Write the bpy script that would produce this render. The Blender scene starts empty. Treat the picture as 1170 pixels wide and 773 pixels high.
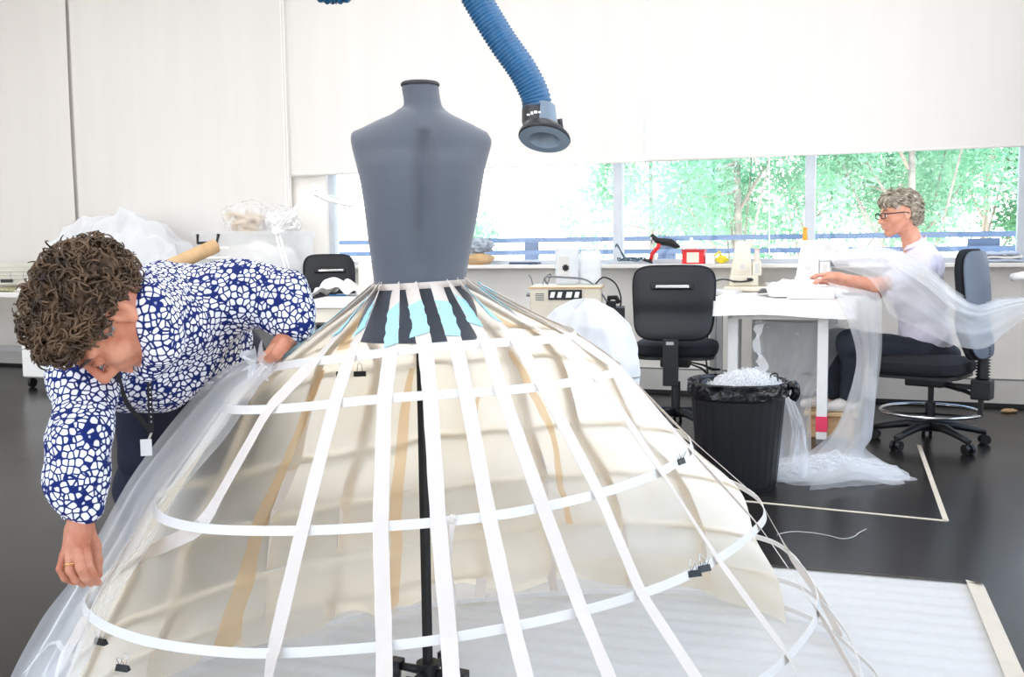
import bpy, bmesh, math, random
import numpy as np
from mathutils import Vector, Matrix, Euler, noise as mnoise
rnd = random.Random(7)
SC = bpy.context.scene
COL = SC.collection
PI = math.pi
# ------------------------------------------------------------------ camera
FPX = 1137.5
CAMZ = 1.12
PITCH = math.atan(101.5 / FPX)
ROLL = 0.010
cp, sp = math.cos(PITCH), math.sin(PITCH)
_w = Vector((0, cp, -sp)); _u0 = Vector((0, sp, cp)); _r0 = Vector((1, 0, 0))
_r = _r0 * math.cos(ROLL) - _u0 * math.sin(ROLL)
_u = _r0 * math.sin(ROLL) + _u0 * math.cos(ROLL)
CAM = Vector((0, 0, CAMZ))
cd = bpy.data.cameras.new('camera'); cam = bpy.data.objects.new('camera', cd); COL.objects.link(cam)
cd.sensor_width = 36; cd.lens = 36 * FPX / 1170; cd.clip_start = 0.05; cd.clip_end = 200
cam.matrix_world = Matrix(((_r.x, _u.x, -_w.x, 0), (_r.y, _u.y, -_w.y, 0), (_r.z, _u.z, -_w.z, CAMZ), (0, 0, 0, 1)))
SC.camera = cam
# ------------------------------------------------------------------ colour management
SC.view_settings.view_transform = 'Standard'
SC.view_settings.look = 'None'
SC.view_settings.exposure = 0.02
SC.view_settings.gamma = 1.0
SC.view_settings.use_curve_mapping = False
SC.cycles.transparent_max_bounces = 32
SC.cycles.max_bounces = 10
SC.cycles.diffuse_bounces = 5
SC.cycles.sample_clamp_indirect = 8
SC.cycles.use_denoising = True
# ------------------------------------------------------------------ sky
wd = bpy.data.worlds.new('sky'); SC.world = wd; wd.use_nodes = True
nt = wd.node_tree; bg = nt.nodes['Background']
_tc = nt.nodes.new('ShaderNodeTexCoord'); _sx = nt.nodes.new('ShaderNodeSeparateXYZ'); nt.links.new(_tc.outputs['Generated'], _sx.inputs[0])
_cr = nt.nodes.new('ShaderNodeValToRGB'); _e = _cr.color_ramp.elements; _e[0].position = .12; _e[0].color = (1, .99, .98, 1); _e[1].position = .55; _e[1].color = (.42, .66, 1, 1)
nt.links.new(_sx.outputs[2], _cr.inputs[0]); nt.links.new(_cr.outputs[0], bg.inputs['Color'])
bg.inputs['Strength'].default_value = 4.2
# ------------------------------------------------------------------ lamps: sun on the trees, ceiling fixtures, side window daylight
CEIL = 4.2
def area_light(name, loc, rot, sx, sy, power, col=(1, 1, 1)):
    l = bpy.data.lights.new(name, 'AREA'); l.shape = 'RECTANGLE'; l.size = sx; l.size_y = sy; l.energy = power; l.color = col
    o = bpy.data.objects.new(name, l); COL.objects.link(o); o.location = loc; o.rotation_euler = rot
    return o
sl = bpy.data.lights.new('sun', 'SUN'); sl.energy = 3.2; sl.angle = 0.02; sl.color = (1, .96, .88)
so = bpy.data.objects.new('sun', sl); COL.objects.link(so); so.rotation_euler = Euler((math.radians(28), math.radians(-12), 0))
LIGHTS = [(math.cos(.3613) * s + math.sin(.3613) * d, 8.1 - math.sin(.3613) * s + math.cos(.3613) * d) for d in (-5.4, -2.75) for s in (-3.7, -.7, 2.3)]
LAMP_W = 23
# ------------------------------------------------------------------ pixel -> point helpers (frame 1170 x 773)
def ray(px, py):
    return _w + _r * ((px - 585) / FPX) + _u * ((386.5 - py) / FPX)
def at(px, py, Y):
    d = ray(px, py); return CAM + d * (Y / d.y)
def onz(px, py, z):
    d = ray(px, py); return CAM + d * ((z - CAMZ) / d.z)
def proj(p):
    q = Vector(p) - CAM; w = q.dot(_w)
    return (585 + FPX * q.dot(_r) / w, 386.5 - FPX * q.dot(_u) / w)
# the wall with the windows is turned 20.7 degrees
TH = math.radians(20.7)
WE = Vector((math.cos(TH), -math.sin(TH), 0)); WN = Vector((math.sin(TH), math.cos(TH), 0)); WO = Vector((0, 8.1, 0))
def wl(s, d, z): return WO + WE * s + WN * d + Vector((0, 0, z))
def ws(px, py=285, d=0.0):
    r_ = ray(px, py); t = ((WO + WN * d - CAM).dot(WN)) / r_.dot(WN); p = CAM + r_ * t
    return (p - WO).dot(WE)
def onwall(px, py, d=0.0):
    r_ = ray(px, py); t = ((WO + WN * d - CAM).dot(WN)) / r_.dot(WN); return CAM + r_ * t
RW = Matrix.Rotation(-TH, 3, 'Z')
# ------------------------------------------------------------------ materials
def s2l(c):
    return tuple((x / 12.92 if x <= .04045 else ((x + .055) / 1.055) ** 2.4) for x in [v / 255 for v in c])
def mat(name, rgb, rough=.6, metal=0.0, var=.06, scale=8.0, bump=0.0, bscale=60.0, spec=.5, rgb2=None, trans=0.0, alpha=1.0, sheen=0.0, coat=0.0, stretch=None):
    m = bpy.data.materials.new(name); m.use_nodes = True; N = m.node_tree.nodes; L = m.node_tree.links
    b = N['Principled BSDF']; out = N['Material Output']
    c = s2l(rgb); c2 = s2l(rgb2) if rgb2 else tuple(max(0, x * (1 - var)) for x in c); c1 = c if rgb2 else tuple(min(1, x * (1 + var)) for x in c)
    tc = N.new('ShaderNodeTexCoord'); mp = N.new('ShaderNodeMapping'); L.new(tc.outputs['Object'], mp.inputs[0])
    if stretch: mp.inputs['Scale'].default_value = stretch
    nz = N.new('ShaderNodeTexNoise'); nz.inputs['Scale'].default_value = scale; nz.inputs['Detail'].default_value = 4; L.new(mp.outputs[0], nz.inputs['Vector'])
    cr = N.new('ShaderNodeValToRGB'); cr.color_ramp.elements[0].position = .35; cr.color_ramp.elements[1].position = .65
    cr.color_ramp.elements[0].color = (*c2, 1); cr.color_ramp.elements[1].color = (*c1, 1)
    L.new(nz.outputs[0], cr.inputs[0]); L.new(cr.outputs[0], b.inputs['Base Color'])
    b.inputs['Roughness'].default_value = rough; b.inputs['Metallic'].default_value = metal
    b.inputs['Specular IOR Level'].default_value = spec
    if sheen: b.inputs['Sheen Weight'].default_value = sheen
    if coat: b.inputs['Coat Weight'].default_value = coat
    if bump:
        n2 = N.new('ShaderNodeTexNoise'); n2.inputs['Scale'].default_value = bscale; L.new(mp.outputs[0], n2.inputs['Vector'])
        bp = N.new('ShaderNodeBump'); bp.inputs['Strength'].default_value = bump; bp.inputs['Distance'].default_value = .01
        L.new(n2.outputs[0], bp.inputs['Height']); L.new(bp.outputs[0], b.inputs['Normal'])
    last = b.outputs[0]
    if trans:
        t = N.new('ShaderNodeBsdfTranslucent'); L.new(cr.outputs[0], t.inputs[0]); mx = N.new('ShaderNodeMixShader'); mx.inputs[0].default_value = trans
        L.new(last, mx.inputs[1]); L.new(t.outputs[0], mx.inputs[2]); last = mx.outputs[0]
    if alpha < 1:
        t = N.new('ShaderNodeBsdfTransparent'); mx = N.new('ShaderNodeMixShader'); mx.inputs[0].default_value = alpha
        L.new(t.outputs[0], mx.inputs[1]); L.new(last, mx.inputs[2]); last = mx.outputs[0]
    L.new(last, out.inputs[0]); return m
def tulle_mat(name, base, rgb=(250, 252, 255), edge=.5, var=.25, scale=6):
    """sheer net: mostly holes, denser where it is seen edge-on and in gathered streaks"""
    m = bpy.data.materials.new(name); m.use_nodes = True; N = m.node_tree.nodes; L = m.node_tree.links
    out = N['Material Output']; N.remove(N['Principled BSDF'])
    d = N.new('ShaderNodeBsdfDiffuse'); t = N.new('ShaderNodeBsdfTranslucent'); c = (*s2l(rgb), 1)
    d.inputs[0].default_value = c; t.inputs[0].default_value = c
    mx = N.new('ShaderNodeMixShader'); mx.inputs[0].default_value = .45; L.new(d.outputs[0], mx.inputs[1]); L.new(t.outputs[0], mx.inputs[2])
    tr = N.new('ShaderNodeBsdfTransparent'); m2 = N.new('ShaderNodeMixShader'); L.new(tr.outputs[0], m2.inputs[1]); L.new(mx.outputs[0], m2.inputs[2])
    lw = N.new('ShaderNodeLayerWeight'); lw.inputs[0].default_value = .45
    tc = N.new('ShaderNodeTexCoord'); nz = N.new('ShaderNodeTexNoise'); nz.inputs['Scale'].default_value = scale; L.new(tc.outputs['UV'], nz.inputs['Vector'])
    a1 = N.new('ShaderNodeMath'); a1.operation = 'MULTIPLY_ADD'; L.new(lw.outputs['Facing'], a1.inputs[0]); a1.inputs[1].default_value = edge; a1.inputs[2].default_value = base - var * .5
    a2 = N.new('ShaderNodeMath'); a2.operation = 'MULTIPLY_ADD'; L.new(nz.outputs[0], a2.inputs[0]); a2.inputs[1].default_value = var; L.new(a1.outputs[0], a2.inputs[2]); a2.use_clamp = True
    L.new(a2.outputs[0], m2.inputs[0]); L.new(m2.outputs[0], out.inputs[0]); return m
M = {}
M['white_paint'] = mat('white_paint', (238, 236, 232), .6, var=.02)
M['wall'] = mat('wall_paint', (246, 243, 238), .7, var=.02, scale=2)
M['trunk_grey'] = mat('trunking_grey', (218, 216, 213), .5, var=.03)
M['alu'] = mat('window_aluminium', (196, 202, 210), .4, .1, var=.03)
M['black_plastic'] = mat('black_plastic', (20, 22, 26), .45, var=.1)
M['black_metal'] = mat('black_metal', (14, 14, 15), .5, .2, var=.1)
M['black_fabric'] = mat('black_fabric', (12, 16, 26), .85, var=.15, scale=200, bump=.2, bscale=400)
M['back_fabric'] = mat('navy_black_shell', (13, 17, 25), .5, var=.1, bump=.1, bscale=500)
M['chrome'] = mat('chrome', (215, 218, 222), .18, 1.0, var=.02)
M['steel'] = mat('brushed_steel', (150, 152, 155), .35, .9, var=.05)
M['tape'] = mat('masking_tape', (214, 203, 186), .8, var=.05)
M['calico'] = None
M['ribbon'] = mat('cotton_tape', (228, 219, 211), .8, var=.02, bump=.15, bscale=500, trans=.12)
M['hoop'] = mat('hoop_boning', (232, 229, 225), .55, var=.03, trans=.12)
M['teal_tape'] = mat('teal_paper_tape', (164, 220, 234), .6, var=.04, scale=30)
M['red'] = mat('red_plastic', (226, 24, 30), .4, var=.05)
M['cream'] = mat('cream_plastic', (240, 233, 216), .4, var=.03)
M['white_plastic'] = mat('white_plastic', (246, 246, 245), .35, var=.01)
M['beige_metal'] = mat('beige_metal', (222, 214, 196), .5, var=.03)
M['grey_plastic'] = mat('grey_plastic', (120, 124, 130), .5, var=.05)
M['card'] = mat('cardboard', (206, 172, 130), .8, var=.08, scale=12, bump=.1)
M['wood'] = mat('pale_wood', (214, 184, 140), .6, rgb2=(198, 164, 118), scale=5, stretch=(1, 8, 8))
M['cloth_white'] = mat('white_cloth', (246, 245, 243), .9, var=.02, bump=.3, bscale=25)
M['blue_cloth'] = mat('pale_blue_cloth', (196, 210, 232), .9, var=.06, bump=.3, bscale=25)
M['orange'] = mat('orange_thread', (244, 172, 66), .7, var=.08, scale=80)
M['pink'] = mat('pink_tape', (255, 70, 110), .6, var=.05)
M['yellow'] = mat('yellow_plastic', (248, 226, 60), .5, var=.05)
M['skin'] = mat('skin', (208, 146, 118), .5, rgb2=(186, 112, 84), scale=22, bump=.12, bscale=260, spec=.4)
M['skin_f'] = mat('skin_fair', (226, 166, 142), .5, rgb2=(214, 146, 120), scale=18, bump=.05, bscale=200, spec=.4)
# ------------------------------------------------------------------ mesh collection
class MB:
    def __init__(self): self.v = []; self.f = []; self.uv = None
    def add(self, vs, fs):
        o = len(self.v); self.v += [Vector(p) for p in vs]; self.f += [tuple(i + o for i in f) for f in fs]; return self
    def box(self, c, size, rz=0.0, R=None, taper=1.0):
        c = Vector(c); sx, sy, sz = [k / 2 for k in size]
        if R is None: R = Matrix.Rotation(rz, 3, 'Z')
        vs = []
        for z in (-1, 1):
            t = taper if z > 0 else 1
            for x, y in ((-1, -1), (1, -1), (1, 1), (-1, 1)): vs.append(c + R @ Vector((x * sx * t, y * sy * t, z * sz)))
        return self.add(vs, [(3, 2, 1, 0), (4, 5, 6, 7), (0, 1, 5, 4), (1, 2, 6, 5), (2, 3, 7, 6), (3, 0, 4, 7)])
    def wbox(self, s0, s1, d0, d1, z0, z1):
        vs = [wl(s, d, z) for z in (z0, z1) for s, d in ((s0, d0), (s1, d0), (s1, d1), (s0, d1))]
        return self.add(vs, [(3, 2, 1, 0), (4, 5, 6, 7), (0, 1, 5, 4), (1, 2, 6, 5), (2, 3, 7, 6), (3, 0, 4, 7)])
    def tube(self, pts, r, n=10, caps=True, closed=False, flat=1.0):
        pts = [Vector(p) for p in pts]; k = len(pts)
        rs = r if isinstance(r, (list, tuple)) else [r] * k
        vs = []; prev = None
        for i, p in enumerate(pts):
            a = pts[i - 1] if (i > 0 or closed) else p; b = pts[(i + 1) % k] if (i < k - 1 or closed) else p
            t = (b - a)
            t = t.normalized() if t.length > 1e-9 else Vector((0, 0, 1))
            if prev is None:
                q = Vector((0, 0, 1)) if abs(t.z) < .9 else Vector((1, 0, 0)); x = t.cross(q).normalized()
            else:
                x = prev - t * prev.dot(t); x = x.normalized() if x.length > 1e-9 else t.orthogonal().normalized()
            prev = x; y = t.cross(x)
            for j in range(n):
                a_ = 2 * PI * j / n; vs.append(p + x * (math.cos(a_) * rs[i]) + y * (math.sin(a_) * rs[i] * flat))
        fs = []
        for i in range(k - 1 + (1 if closed else 0)):
            i2 = (i + 1) % k
            for j in range(n):
                j2 = (j + 1) % n; fs.append((i * n + j, i * n + j2, i2 * n + j2, i2 * n + j))
        if caps and not closed: fs.append(tuple(range(n - 1, -1, -1))); fs.append(tuple((k - 1) * n + j for j in range(n)))
        return self.add(vs, fs)
    def cyl(self, p0, p1, r0, r1=None, n=20): return self.tube([p0, p1], [r0, r0 if r1 is None else r1], n)
    def lathe(self, prof, c=(0, 0, 0), n=32, sx=1.0, sy=1.0, cap=True, R=None):
        c = Vector(c); vs = []
        for r_, z in prof:
            for j in range(n):
                a = 2 * PI * j / n; q = Vector((math.cos(a) * r_ * sx, math.sin(a) * r_ * sy, z)); vs.append(c + (R @ q if R else q))
        k = len(prof); fs = []
        for i in range(k - 1):
            for j in range(n):
                j2 = (j + 1) % n; fs.append((i * n + j, i * n + j2, (i + 1) * n + j2, (i + 1) * n + j))
        if cap:
            fs.append(tuple(range(n - 1, -1, -1))); fs.append(tuple((k - 1) * n + j for j in range(n)))
        return self.add(vs, fs)
    def ell(self, c, r, R=None, n=20, m=12, wob=0.0, seed=0):
        c = Vector(c); vs = []; fs = []
        for i in range(m + 1):
            ph = PI * i / m
            for j in range(n):
                a = 2 * PI * j / n; q = Vector((math.sin(ph) * math.cos(a), math.sin(ph) * math.sin(a), math.cos(ph)))
                if wob: q *= 1 + wob * mnoise.noise(q * 2.3 + Vector((seed * 3.1, seed, 0)))
                q = Vector((q.x * r[0], q.y * r[1], q.z * r[2])); vs.append(c + (R @ q if R else q))
        for i in range(m):
            for j in range(n): fs.append((i * n + j, (i + 1) * n + j, (i + 1) * n + (j + 1) % n, i * n + (j + 1) % n))
        return self.add(vs, fs)
    def grid(self, fn, nu, nv, uv=True):
        vs = [fn(i / nu, j / nv) for j in range(nv + 1) for i in range(nu + 1)]
        fs = [(j * (nu + 1) + i, j * (nu + 1) + i + 1, (j + 1) * (nu + 1) + i + 1, (j + 1) * (nu + 1) + i) for j in range(nv) for i in range(nu)]
        o = len(self.v); self.add(vs, fs)
        if uv:
            if self.uv is None: self.uv = {}
            for j in range(nv + 1):
                for i in range(nu + 1): self.uv[o + j * (nu + 1) + i] = (i / nu, j / nv)
        return self
    def slab(self, outline, z0, z1):
        n = len(outline); vs = [Vector((p[0], p[1], z0)) for p in outline] + [Vector((p[0], p[1], z1)) for p in outline]
        fs = [tuple(range(n - 1, -1, -1)), tuple(range(n, 2 * n))] + [(i, (i + 1) % n, n + (i + 1) % n, n + i) for i in range(n)]
        return self.add(vs, fs)
    def strip(self, pts, wid, dirs):
        k = len(pts); vs = []
        for p, d in zip(pts, dirs): vs += [Vector(p) - d * wid / 2, Vector(p) + d * wid / 2]
        return self.add(vs, [(2 * i, 2 * i + 1, 2 * i + 3, 2 * i + 2) for i in range(k - 1)])
    def build(self, name, m, parent=None, smooth=False, bevel=0.0, solid=0.0, sub=0, thing=None, kind=None, auto=None):
        me = bpy.data.meshes.new(name); vs = self.v
        if parent is not None:
            inv = ROOTM[parent.name]; off = None; vs = [inv @ v for v in vs]
        else:
            xs = [v.x for v in vs]; ys = [v.y for v in vs]; zs = [v.z for v in vs]
            off = Vector(((min(xs) + max(xs)) / 2, (min(ys) + max(ys)) / 2, min(zs))) if kind != 'structure' else Vector((0, 0, 0))
            vs = [v - off for v in vs]
        me.from_pydata([tuple(v) for v in vs], [], self.f); me.validate(); me.update()
        if self.uv:
            ul = me.uv_layers.new(name='uv')
            for lp in me.loops: ul.data[lp.index].uv = self.uv.get(lp.vertex_index, (0, 0))
        me.materials.append(m)
        if smooth: me.polygons.foreach_set('use_smooth', [True] * len(me.polygons))
        o = bpy.data.objects.new(name, me); COL.objects.link(o)
        if parent is not None:
            o.parent = parent; ROOTM[o.name] = ROOTM[parent.name]
        else: o.location = off; ROOTM[o.name] = Matrix.Translation(-off)
        if solid:
            md = o.modifiers.new('thick', 'SOLIDIFY'); md.thickness = solid; md.offset = 0
        if bevel:
            md = o.modifiers.new('bevel', 'BEVEL'); md.width = bevel; md.segments = 2; md.limit_method = 'ANGLE'; md.harden_normals = False
        if sub:
            md = o.modifiers.new('sub', 'SUBSURF'); md.levels = sub; md.render_levels = sub
        if smooth and auto:
            try:
                me.set_sharp_from_angle(angle=auto)
            except Exception: pass
        if kind: o['kind'] = kind
        if thing: tag(o, *thing)
        return o
ROOTM = {}
def tag(o, label, cat=None, group=None):
    o['label'] = label
    if cat: o['category'] = cat
    if group: o['group'] = group
    return o
def thing(name, label, cat, loc, rz=0.0, group=None):
    o = bpy.data.objects.new(name, None); COL.objects.link(o); o.empty_display_size = .1
    o.location = loc; o.rotation_euler = (0, 0, rz)
    ROOTM[o.name] = (Matrix.Translation(Vector(loc)) @ Matrix.Rotation(rz, 4, 'Z')).inverted()
    tag(o, label, cat, group); return o
def xf(loc, rz):
    Mx = Matrix.Translation(Vector(loc)) @ Matrix.Rotation(rz, 4, 'Z'); return lambda x, y, z: Mx @ Vector((x, y, z))
def cat_rom(P, n, closed=False):
    """dense Catmull-Rom samples through P, n per span"""
    P = [Vector(p) for p in P]; k = len(P); out = []
    spans = k if closed else k - 1
    for i in range(spans):
        if closed: p0, p1, p2, p3 = P[(i - 1) % k], P[i], P[(i + 1) % k], P[(i + 2) % k]
        else: p0, p1, p2, p3 = P[max(i - 1, 0)], P[i], P[i + 1], P[min(i + 2, k - 1)]
        for j in range(n):
            t = j / n; out.append(.5 * ((2 * p1) + (p2 - p0) * t + (2 * p0 - 5 * p1 + 4 * p2 - p3) * t * t + (3 * p1 - p0 - 3 * p2 + p3) * t ** 3))
    if not closed: out.append(P[-1])
    return out
def resample(P, n, closed=False):
    Q = P + [P[0]] if closed else P
    L = [0.0]
    for a, b in zip(Q[:-1], Q[1:]): L.append(L[-1] + (b - a).length)
    out = []; i = 0; m = n if closed else n - 1
    for k in range(n):
        s = L[-1] * k / m
        while i < len(L) - 2 and L[i + 1] < s: i += 1
        t = (s - L[i]) / max(L[i + 1] - L[i], 1e-9); out.append(Q[i].lerp(Q[i + 1], min(max(t, 0), 1)))
    return out
# ------------------------------------------------------------------ signed-distance modelling for bodies and clothes
class SDF:
    def __init__(self, h): self.h = h; self.p = []
    def cap(self, a, b, ra, rb=None, k=.02): self.p.append(('c', Vector(a), Vector(b), ra, ra if rb is None else rb, k, 1)); return self
    def chain(self, pts, rs, k=.02):
        for i in range(len(pts) - 1): self.cap(pts[i], pts[i + 1], rs[i], rs[i + 1], k)
        return self
    def ell(self, c, r, R=None, k=.02, sub=False): self.p.append(('e', Vector(c), r, R, 0, k, -1 if sub else 1)); return self
    def mesh(self, disp=None, cut=None):
        h = self.h; lo = np.array([1e9] * 3); hi = -lo
        for q in self.p:
            if q[6] < 0: continue
            if q[0] == 'c':
                r = max(q[3], q[4])
                for s in (q[1], q[2]): lo = np.minimum(lo, np.array(s) - r); hi = np.maximum(hi, np.array(s) + r)
            else:
                r = max(q[2]); lo = np.minimum(lo, np.array(q[1]) - r); hi = np.maximum(hi, np.array(q[1]) + r)
        lo -= 4 * h + .02; hi += 4 * h + .02
        n = np.ceil((hi - lo) / h).astype(int) + 1
        D = np.full(n, .2, np.float32)
        ax = [lo[i] + h * np.arange(n[i]) for i in range(3)]
        for q in self.p:
            k = q[5]
            if q[0] == 'c':
                r = max(q[3], q[4]); a = np.minimum(np.array(q[1]), np.array(q[2])) - r; b = np.maximum(np.array(q[1]), np.array(q[2])) + r
            else:
                r = max(q[2]); a = np.array(q[1]) - r; b = np.array(q[1]) + r
            mg = k + 3 * h + .012
            i0 = np.clip(((a - mg - lo) / h).astype(int), 0, n - 1); i1 = np.clip(((b + mg - lo) / h).astype(int) + 2, 1, n)
            sl = tuple(slice(i0[i], i1[i]) for i in range(3))
            X, Y, Z = np.meshgrid(ax[0][sl[0]], ax[1][sl[1]], ax[2][sl[2]], indexing='ij')
            if q[0] == 'c':
                A = q[1]; ba = q[2] - q[1]; L2 = max(ba.dot(ba), 1e-12)
                t = np.clip(((X - A.x) * ba.x + (Y - A.y) * ba.y + (Z - A.z) * ba.z) / L2, 0, 1)
                d = np.sqrt((X - A.x - t * ba.x) ** 2 + (Y - A.y - t * ba.y) ** 2 + (Z - A.z - t * ba.z) ** 2) - (q[3] + (q[4] - q[3]) * t)
            else:
                x, y, z = X - q[1].x, Y - q[1].y, Z - q[1].z
                if q[3] is not None:
                    Rt = q[3].transposed(); x, y, z = (Rt[0][0] * x + Rt[0][1] * y + Rt[0][2] * z, Rt[1][0] * x + Rt[1][1] * y + Rt[1][2] * z, Rt[2][0] * x + Rt[2][1] * y + Rt[2][2] * z)
                rx, ry, rz = q[2]; k0 = np.sqrt((x / rx) ** 2 + (y / ry) ** 2 + (z / rz) ** 2); k1 = np.sqrt((x / rx ** 2) ** 2 + (y / ry ** 2) ** 2 + (z / rz ** 2) ** 2) + 1e-9
                d = k0 * (k0 - 1) / k1
            e = D[sl]
            if q[6] > 0:
                hh = np.maximum(k - np.abs(e - d), 0) / k; D[sl] = np.minimum(e, d) - hh * hh * k * .25
            else:
                d = -d; hh = np.maximum(k - np.abs(e - d), 0) / k; D[sl] = np.maximum(e, d) + hh * hh * k * .25
        if disp is not None or cut is not None:
            X, Y, Z = np.meshgrid(*ax, indexing='ij')
            if disp is not None: D = D + disp(X, Y, Z).astype(np.float32)
            if cut is not None: D = np.maximum(D, cut(X, Y, Z).astype(np.float32))
        return surface_nets(D, lo, h)
def surface_nets(D, lo, h):
    ins = D < 0; n = D.shape
    acc = np.zeros((n[0] - 1, n[1] - 1, n[2] - 1, 3), np.float32); cnt = np.zeros(acc.shape[:3], np.float32)
    def sh(A, o): return A[o[0]:o[0] + n[0] - 1, o[1]:o[1] + n[1] - 1, o[2]:o[2] + n[2] - 1]
    for axis in range(3):
        e = [0, 0, 0]; e[axis] = 1; o1, o2 = [i for i in range(3) if i != axis]
        for a in (0, 1):
            for b in (0, 1):
                p = [0, 0, 0]; p[o1] = a; p[o2] = b; q = list(p); q[axis] = 1
                A, B = sh(D, p), sh(D, q); x = (A < 0) != (B < 0)
                t = np.where(x, A / (A - B + 1e-12), 0)
                acc[..., axis] += np.where(x, t, 0); acc[..., o1] += x * a; acc[..., o2] += x * b; cnt += x
    m = cnt > 0; idx = -np.ones(m.shape, np.int64); idx[m] = np.arange(m.sum())
    g = np.argwhere(m); V = (g + acc[m] / cnt[m][:, None]) * h + lo
    F = []
    for axis in range(3):
        sA = [slice(1, -1)] * 3; sA[axis] = slice(0, -1); sB = list(sA); sB[axis] = slice(1, None)
        a = ins[tuple(sA)]; b = ins[tuple(sB)]; x = np.argwhere(a != b)
        if len(x) == 0: continue
        o1, o2 = (axis + 1) % 3, (axis + 2) % 3
        c = x.copy(); c[:, o1] += 1; c[:, o2] += 1
        av = a[tuple(x.T)]
        def ci(d1, d2):
            q = c.copy(); q[:, o1] -= d1; q[:, o2] -= d2; return idx[tuple(q.T)]
        q0, q1, q2, q3 = ci(1, 1), ci(0, 1), ci(0, 0), ci(1, 0)
        f = np.stack([q0, q1, q2, q3], 1); f[~av] = f[~av][:, ::-1]; F.append(f)
    F = np.concatenate(F) if F else np.zeros((0, 4), int)
    F = F[(F >= 0).all(1)]
    return V, F
def join_np(parts):
    V = []; F = []; o = 0
    for v, f in parts: V.append(v); F.append(f + o); o += len(v)
    return np.concatenate(V), np.concatenate(F)
def np_obj(name, VF, m, parent, smooth=True, relax=0):
    V, F = VF; inv = ROOTM[parent.name] if parent else Matrix.Identity(4)
    A = np.array(inv); V = V @ A[:3, :3].T + A[:3, 3]
    me = bpy.data.meshes.new(name); me.from_pydata(V.tolist(), [], F.tolist()); me.update(); me.materials.append(m)
    me.polygons.foreach_set('use_smooth', [True] * len(me.polygons))
    o = bpy.data.objects.new(name, me); COL.objects.link(o); o.parent = parent
    if parent: ROOTM[o.name] = ROOTM[parent.name]
    if relax:
        md = o.modifiers.new('relax', 'SMOOTH'); md.iterations = relax; md.factor = .5
    return o
# ================================================================== the setting
SL, SR, DB, ZS, ZW = -6.4, 4.7, -9.2, 1.0, 3.6      # room extents along the wall, behind the camera, sill and window head
sw0 = ws(374); sw1 = 4.45
# floor material: dark, speckled, polished
def floor_mat():
    m = bpy.data.materials.new('dark_speckled_floor'); m.use_nodes = True; N = m.node_tree.nodes; L = m.node_tree.links; b = N['Principled BSDF']
    tc = N.new('ShaderNodeTexCoord'); n1 = N.new('ShaderNodeTexNoise'); n1.inputs['Scale'].default_value = 180; n1.inputs['Detail'].default_value = 3
    L.new(tc.outputs['Object'], n1.inputs[0]); cr = N.new('ShaderNodeValToRGB'); E = cr.color_ramp.elements
    E[0].position = .45; E[0].color = (*s2l((20, 18, 17)), 1); E[1].position = .74; E[1].color = (*s2l((58, 54, 52)), 1); L.new(n1.outputs[0], cr.inputs[0])
    L.new(cr.outputs[0], b.inputs['Base Color'])
    n2 = N.new('ShaderNodeTexNoise'); n2.inputs['Scale'].default_value = 1.6; n2.inputs['Detail'].default_value = 5; L.new(tc.outputs['Object'], n2.inputs[0])
    mr = N.new('ShaderNodeMapRange'); mr.inputs[3].default_value = .20; mr.inputs[4].default_value = .30; L.new(n2.outputs[0], mr.inputs[0]); L.new(mr.outputs[0], b.inputs['Roughness'])
    bp = N.new('ShaderNodeBump'); bp.inputs['Strength'].default_value = .06; bp.inputs['Distance'].default_value = .004; n3 = N.new('ShaderNodeTexNoise'); n3.inputs['Scale'].default_value = 60
    L.new(tc.outputs['Object'], n3.inputs[0]); L.new(n3.outputs[0], bp.inputs['Height']); L.new(bp.outputs[0], b.inputs['Normal']); b.inputs['Specular IOR Level'].default_value = .15
    return m
b = MB().wbox(SL, SR, DB, .15, -.1, 0); b.build('floor', floor_mat(), kind='structure')
MB().wbox(SL - .15, SR + .15, DB - .15, .15, CEIL, CEIL + .1).build('ceiling', M['wall'], kind='structure')
b = MB().wbox(SL, SR, 0, .15, 0, ZS).wbox(SL, SR, 0, .15, ZW, CEIL).wbox(SL, sw0, 0, .15, ZS, ZW).wbox(sw1, SR, 0, .15, ZS, ZW)
b.build('wall_back', M['wall'], kind='structure')
MB().wbox(SL - .15, SL, DB, .15, 0, CEIL).build('wall_left', M['wall'], kind='structure')
# the right wall has a tall window of its own, beside the camera
b = MB().wbox(SR, SR + .15, DB, .15, 0, .5).wbox(SR, SR + .15, DB, .15, 3.4, CEIL).wbox(SR, SR + .15, DB, -6.5, .5, 3.4).wbox(SR, SR + .15, -1.2, .15, .5, 3.4)
b.build('wall_right', M['wall'], kind='structure')
MB().wbox(SL - .15, SR + .15, DB - .15, DB, 0, .4).wbox(SL - .15, SR + .15, DB - .15, DB, 3.95, CEIL).wbox(SL - .15, SL + .8, DB - .15, DB, .4, 3.95).wbox(SR - .8, SR + .15, DB - .15, DB, .4, 3.95).build('wall_rear', M['wall'], kind='structure')  # opening left for the added window behind the camera
MB().wbox(SL, SR, -.025, 0, 0, .19).build('baseboard_back', M['trunk_grey'], kind='structure', bevel=.005)
MB().wbox(SL, SR, -.028, -.024, .19, .2).build('trim_1', M['grey_plastic'], kind='structure')
MB().wbox(SL, SR, -.03, -.02, .0, .03).build('trim_2', M['black_plastic'], kind='structure')
MB().wbox(sw0 - .1, SR, -.2, .02, ZS - .03, ZS).build('trim_3', M['white_paint'], kind='structure', bevel=.006)
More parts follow.
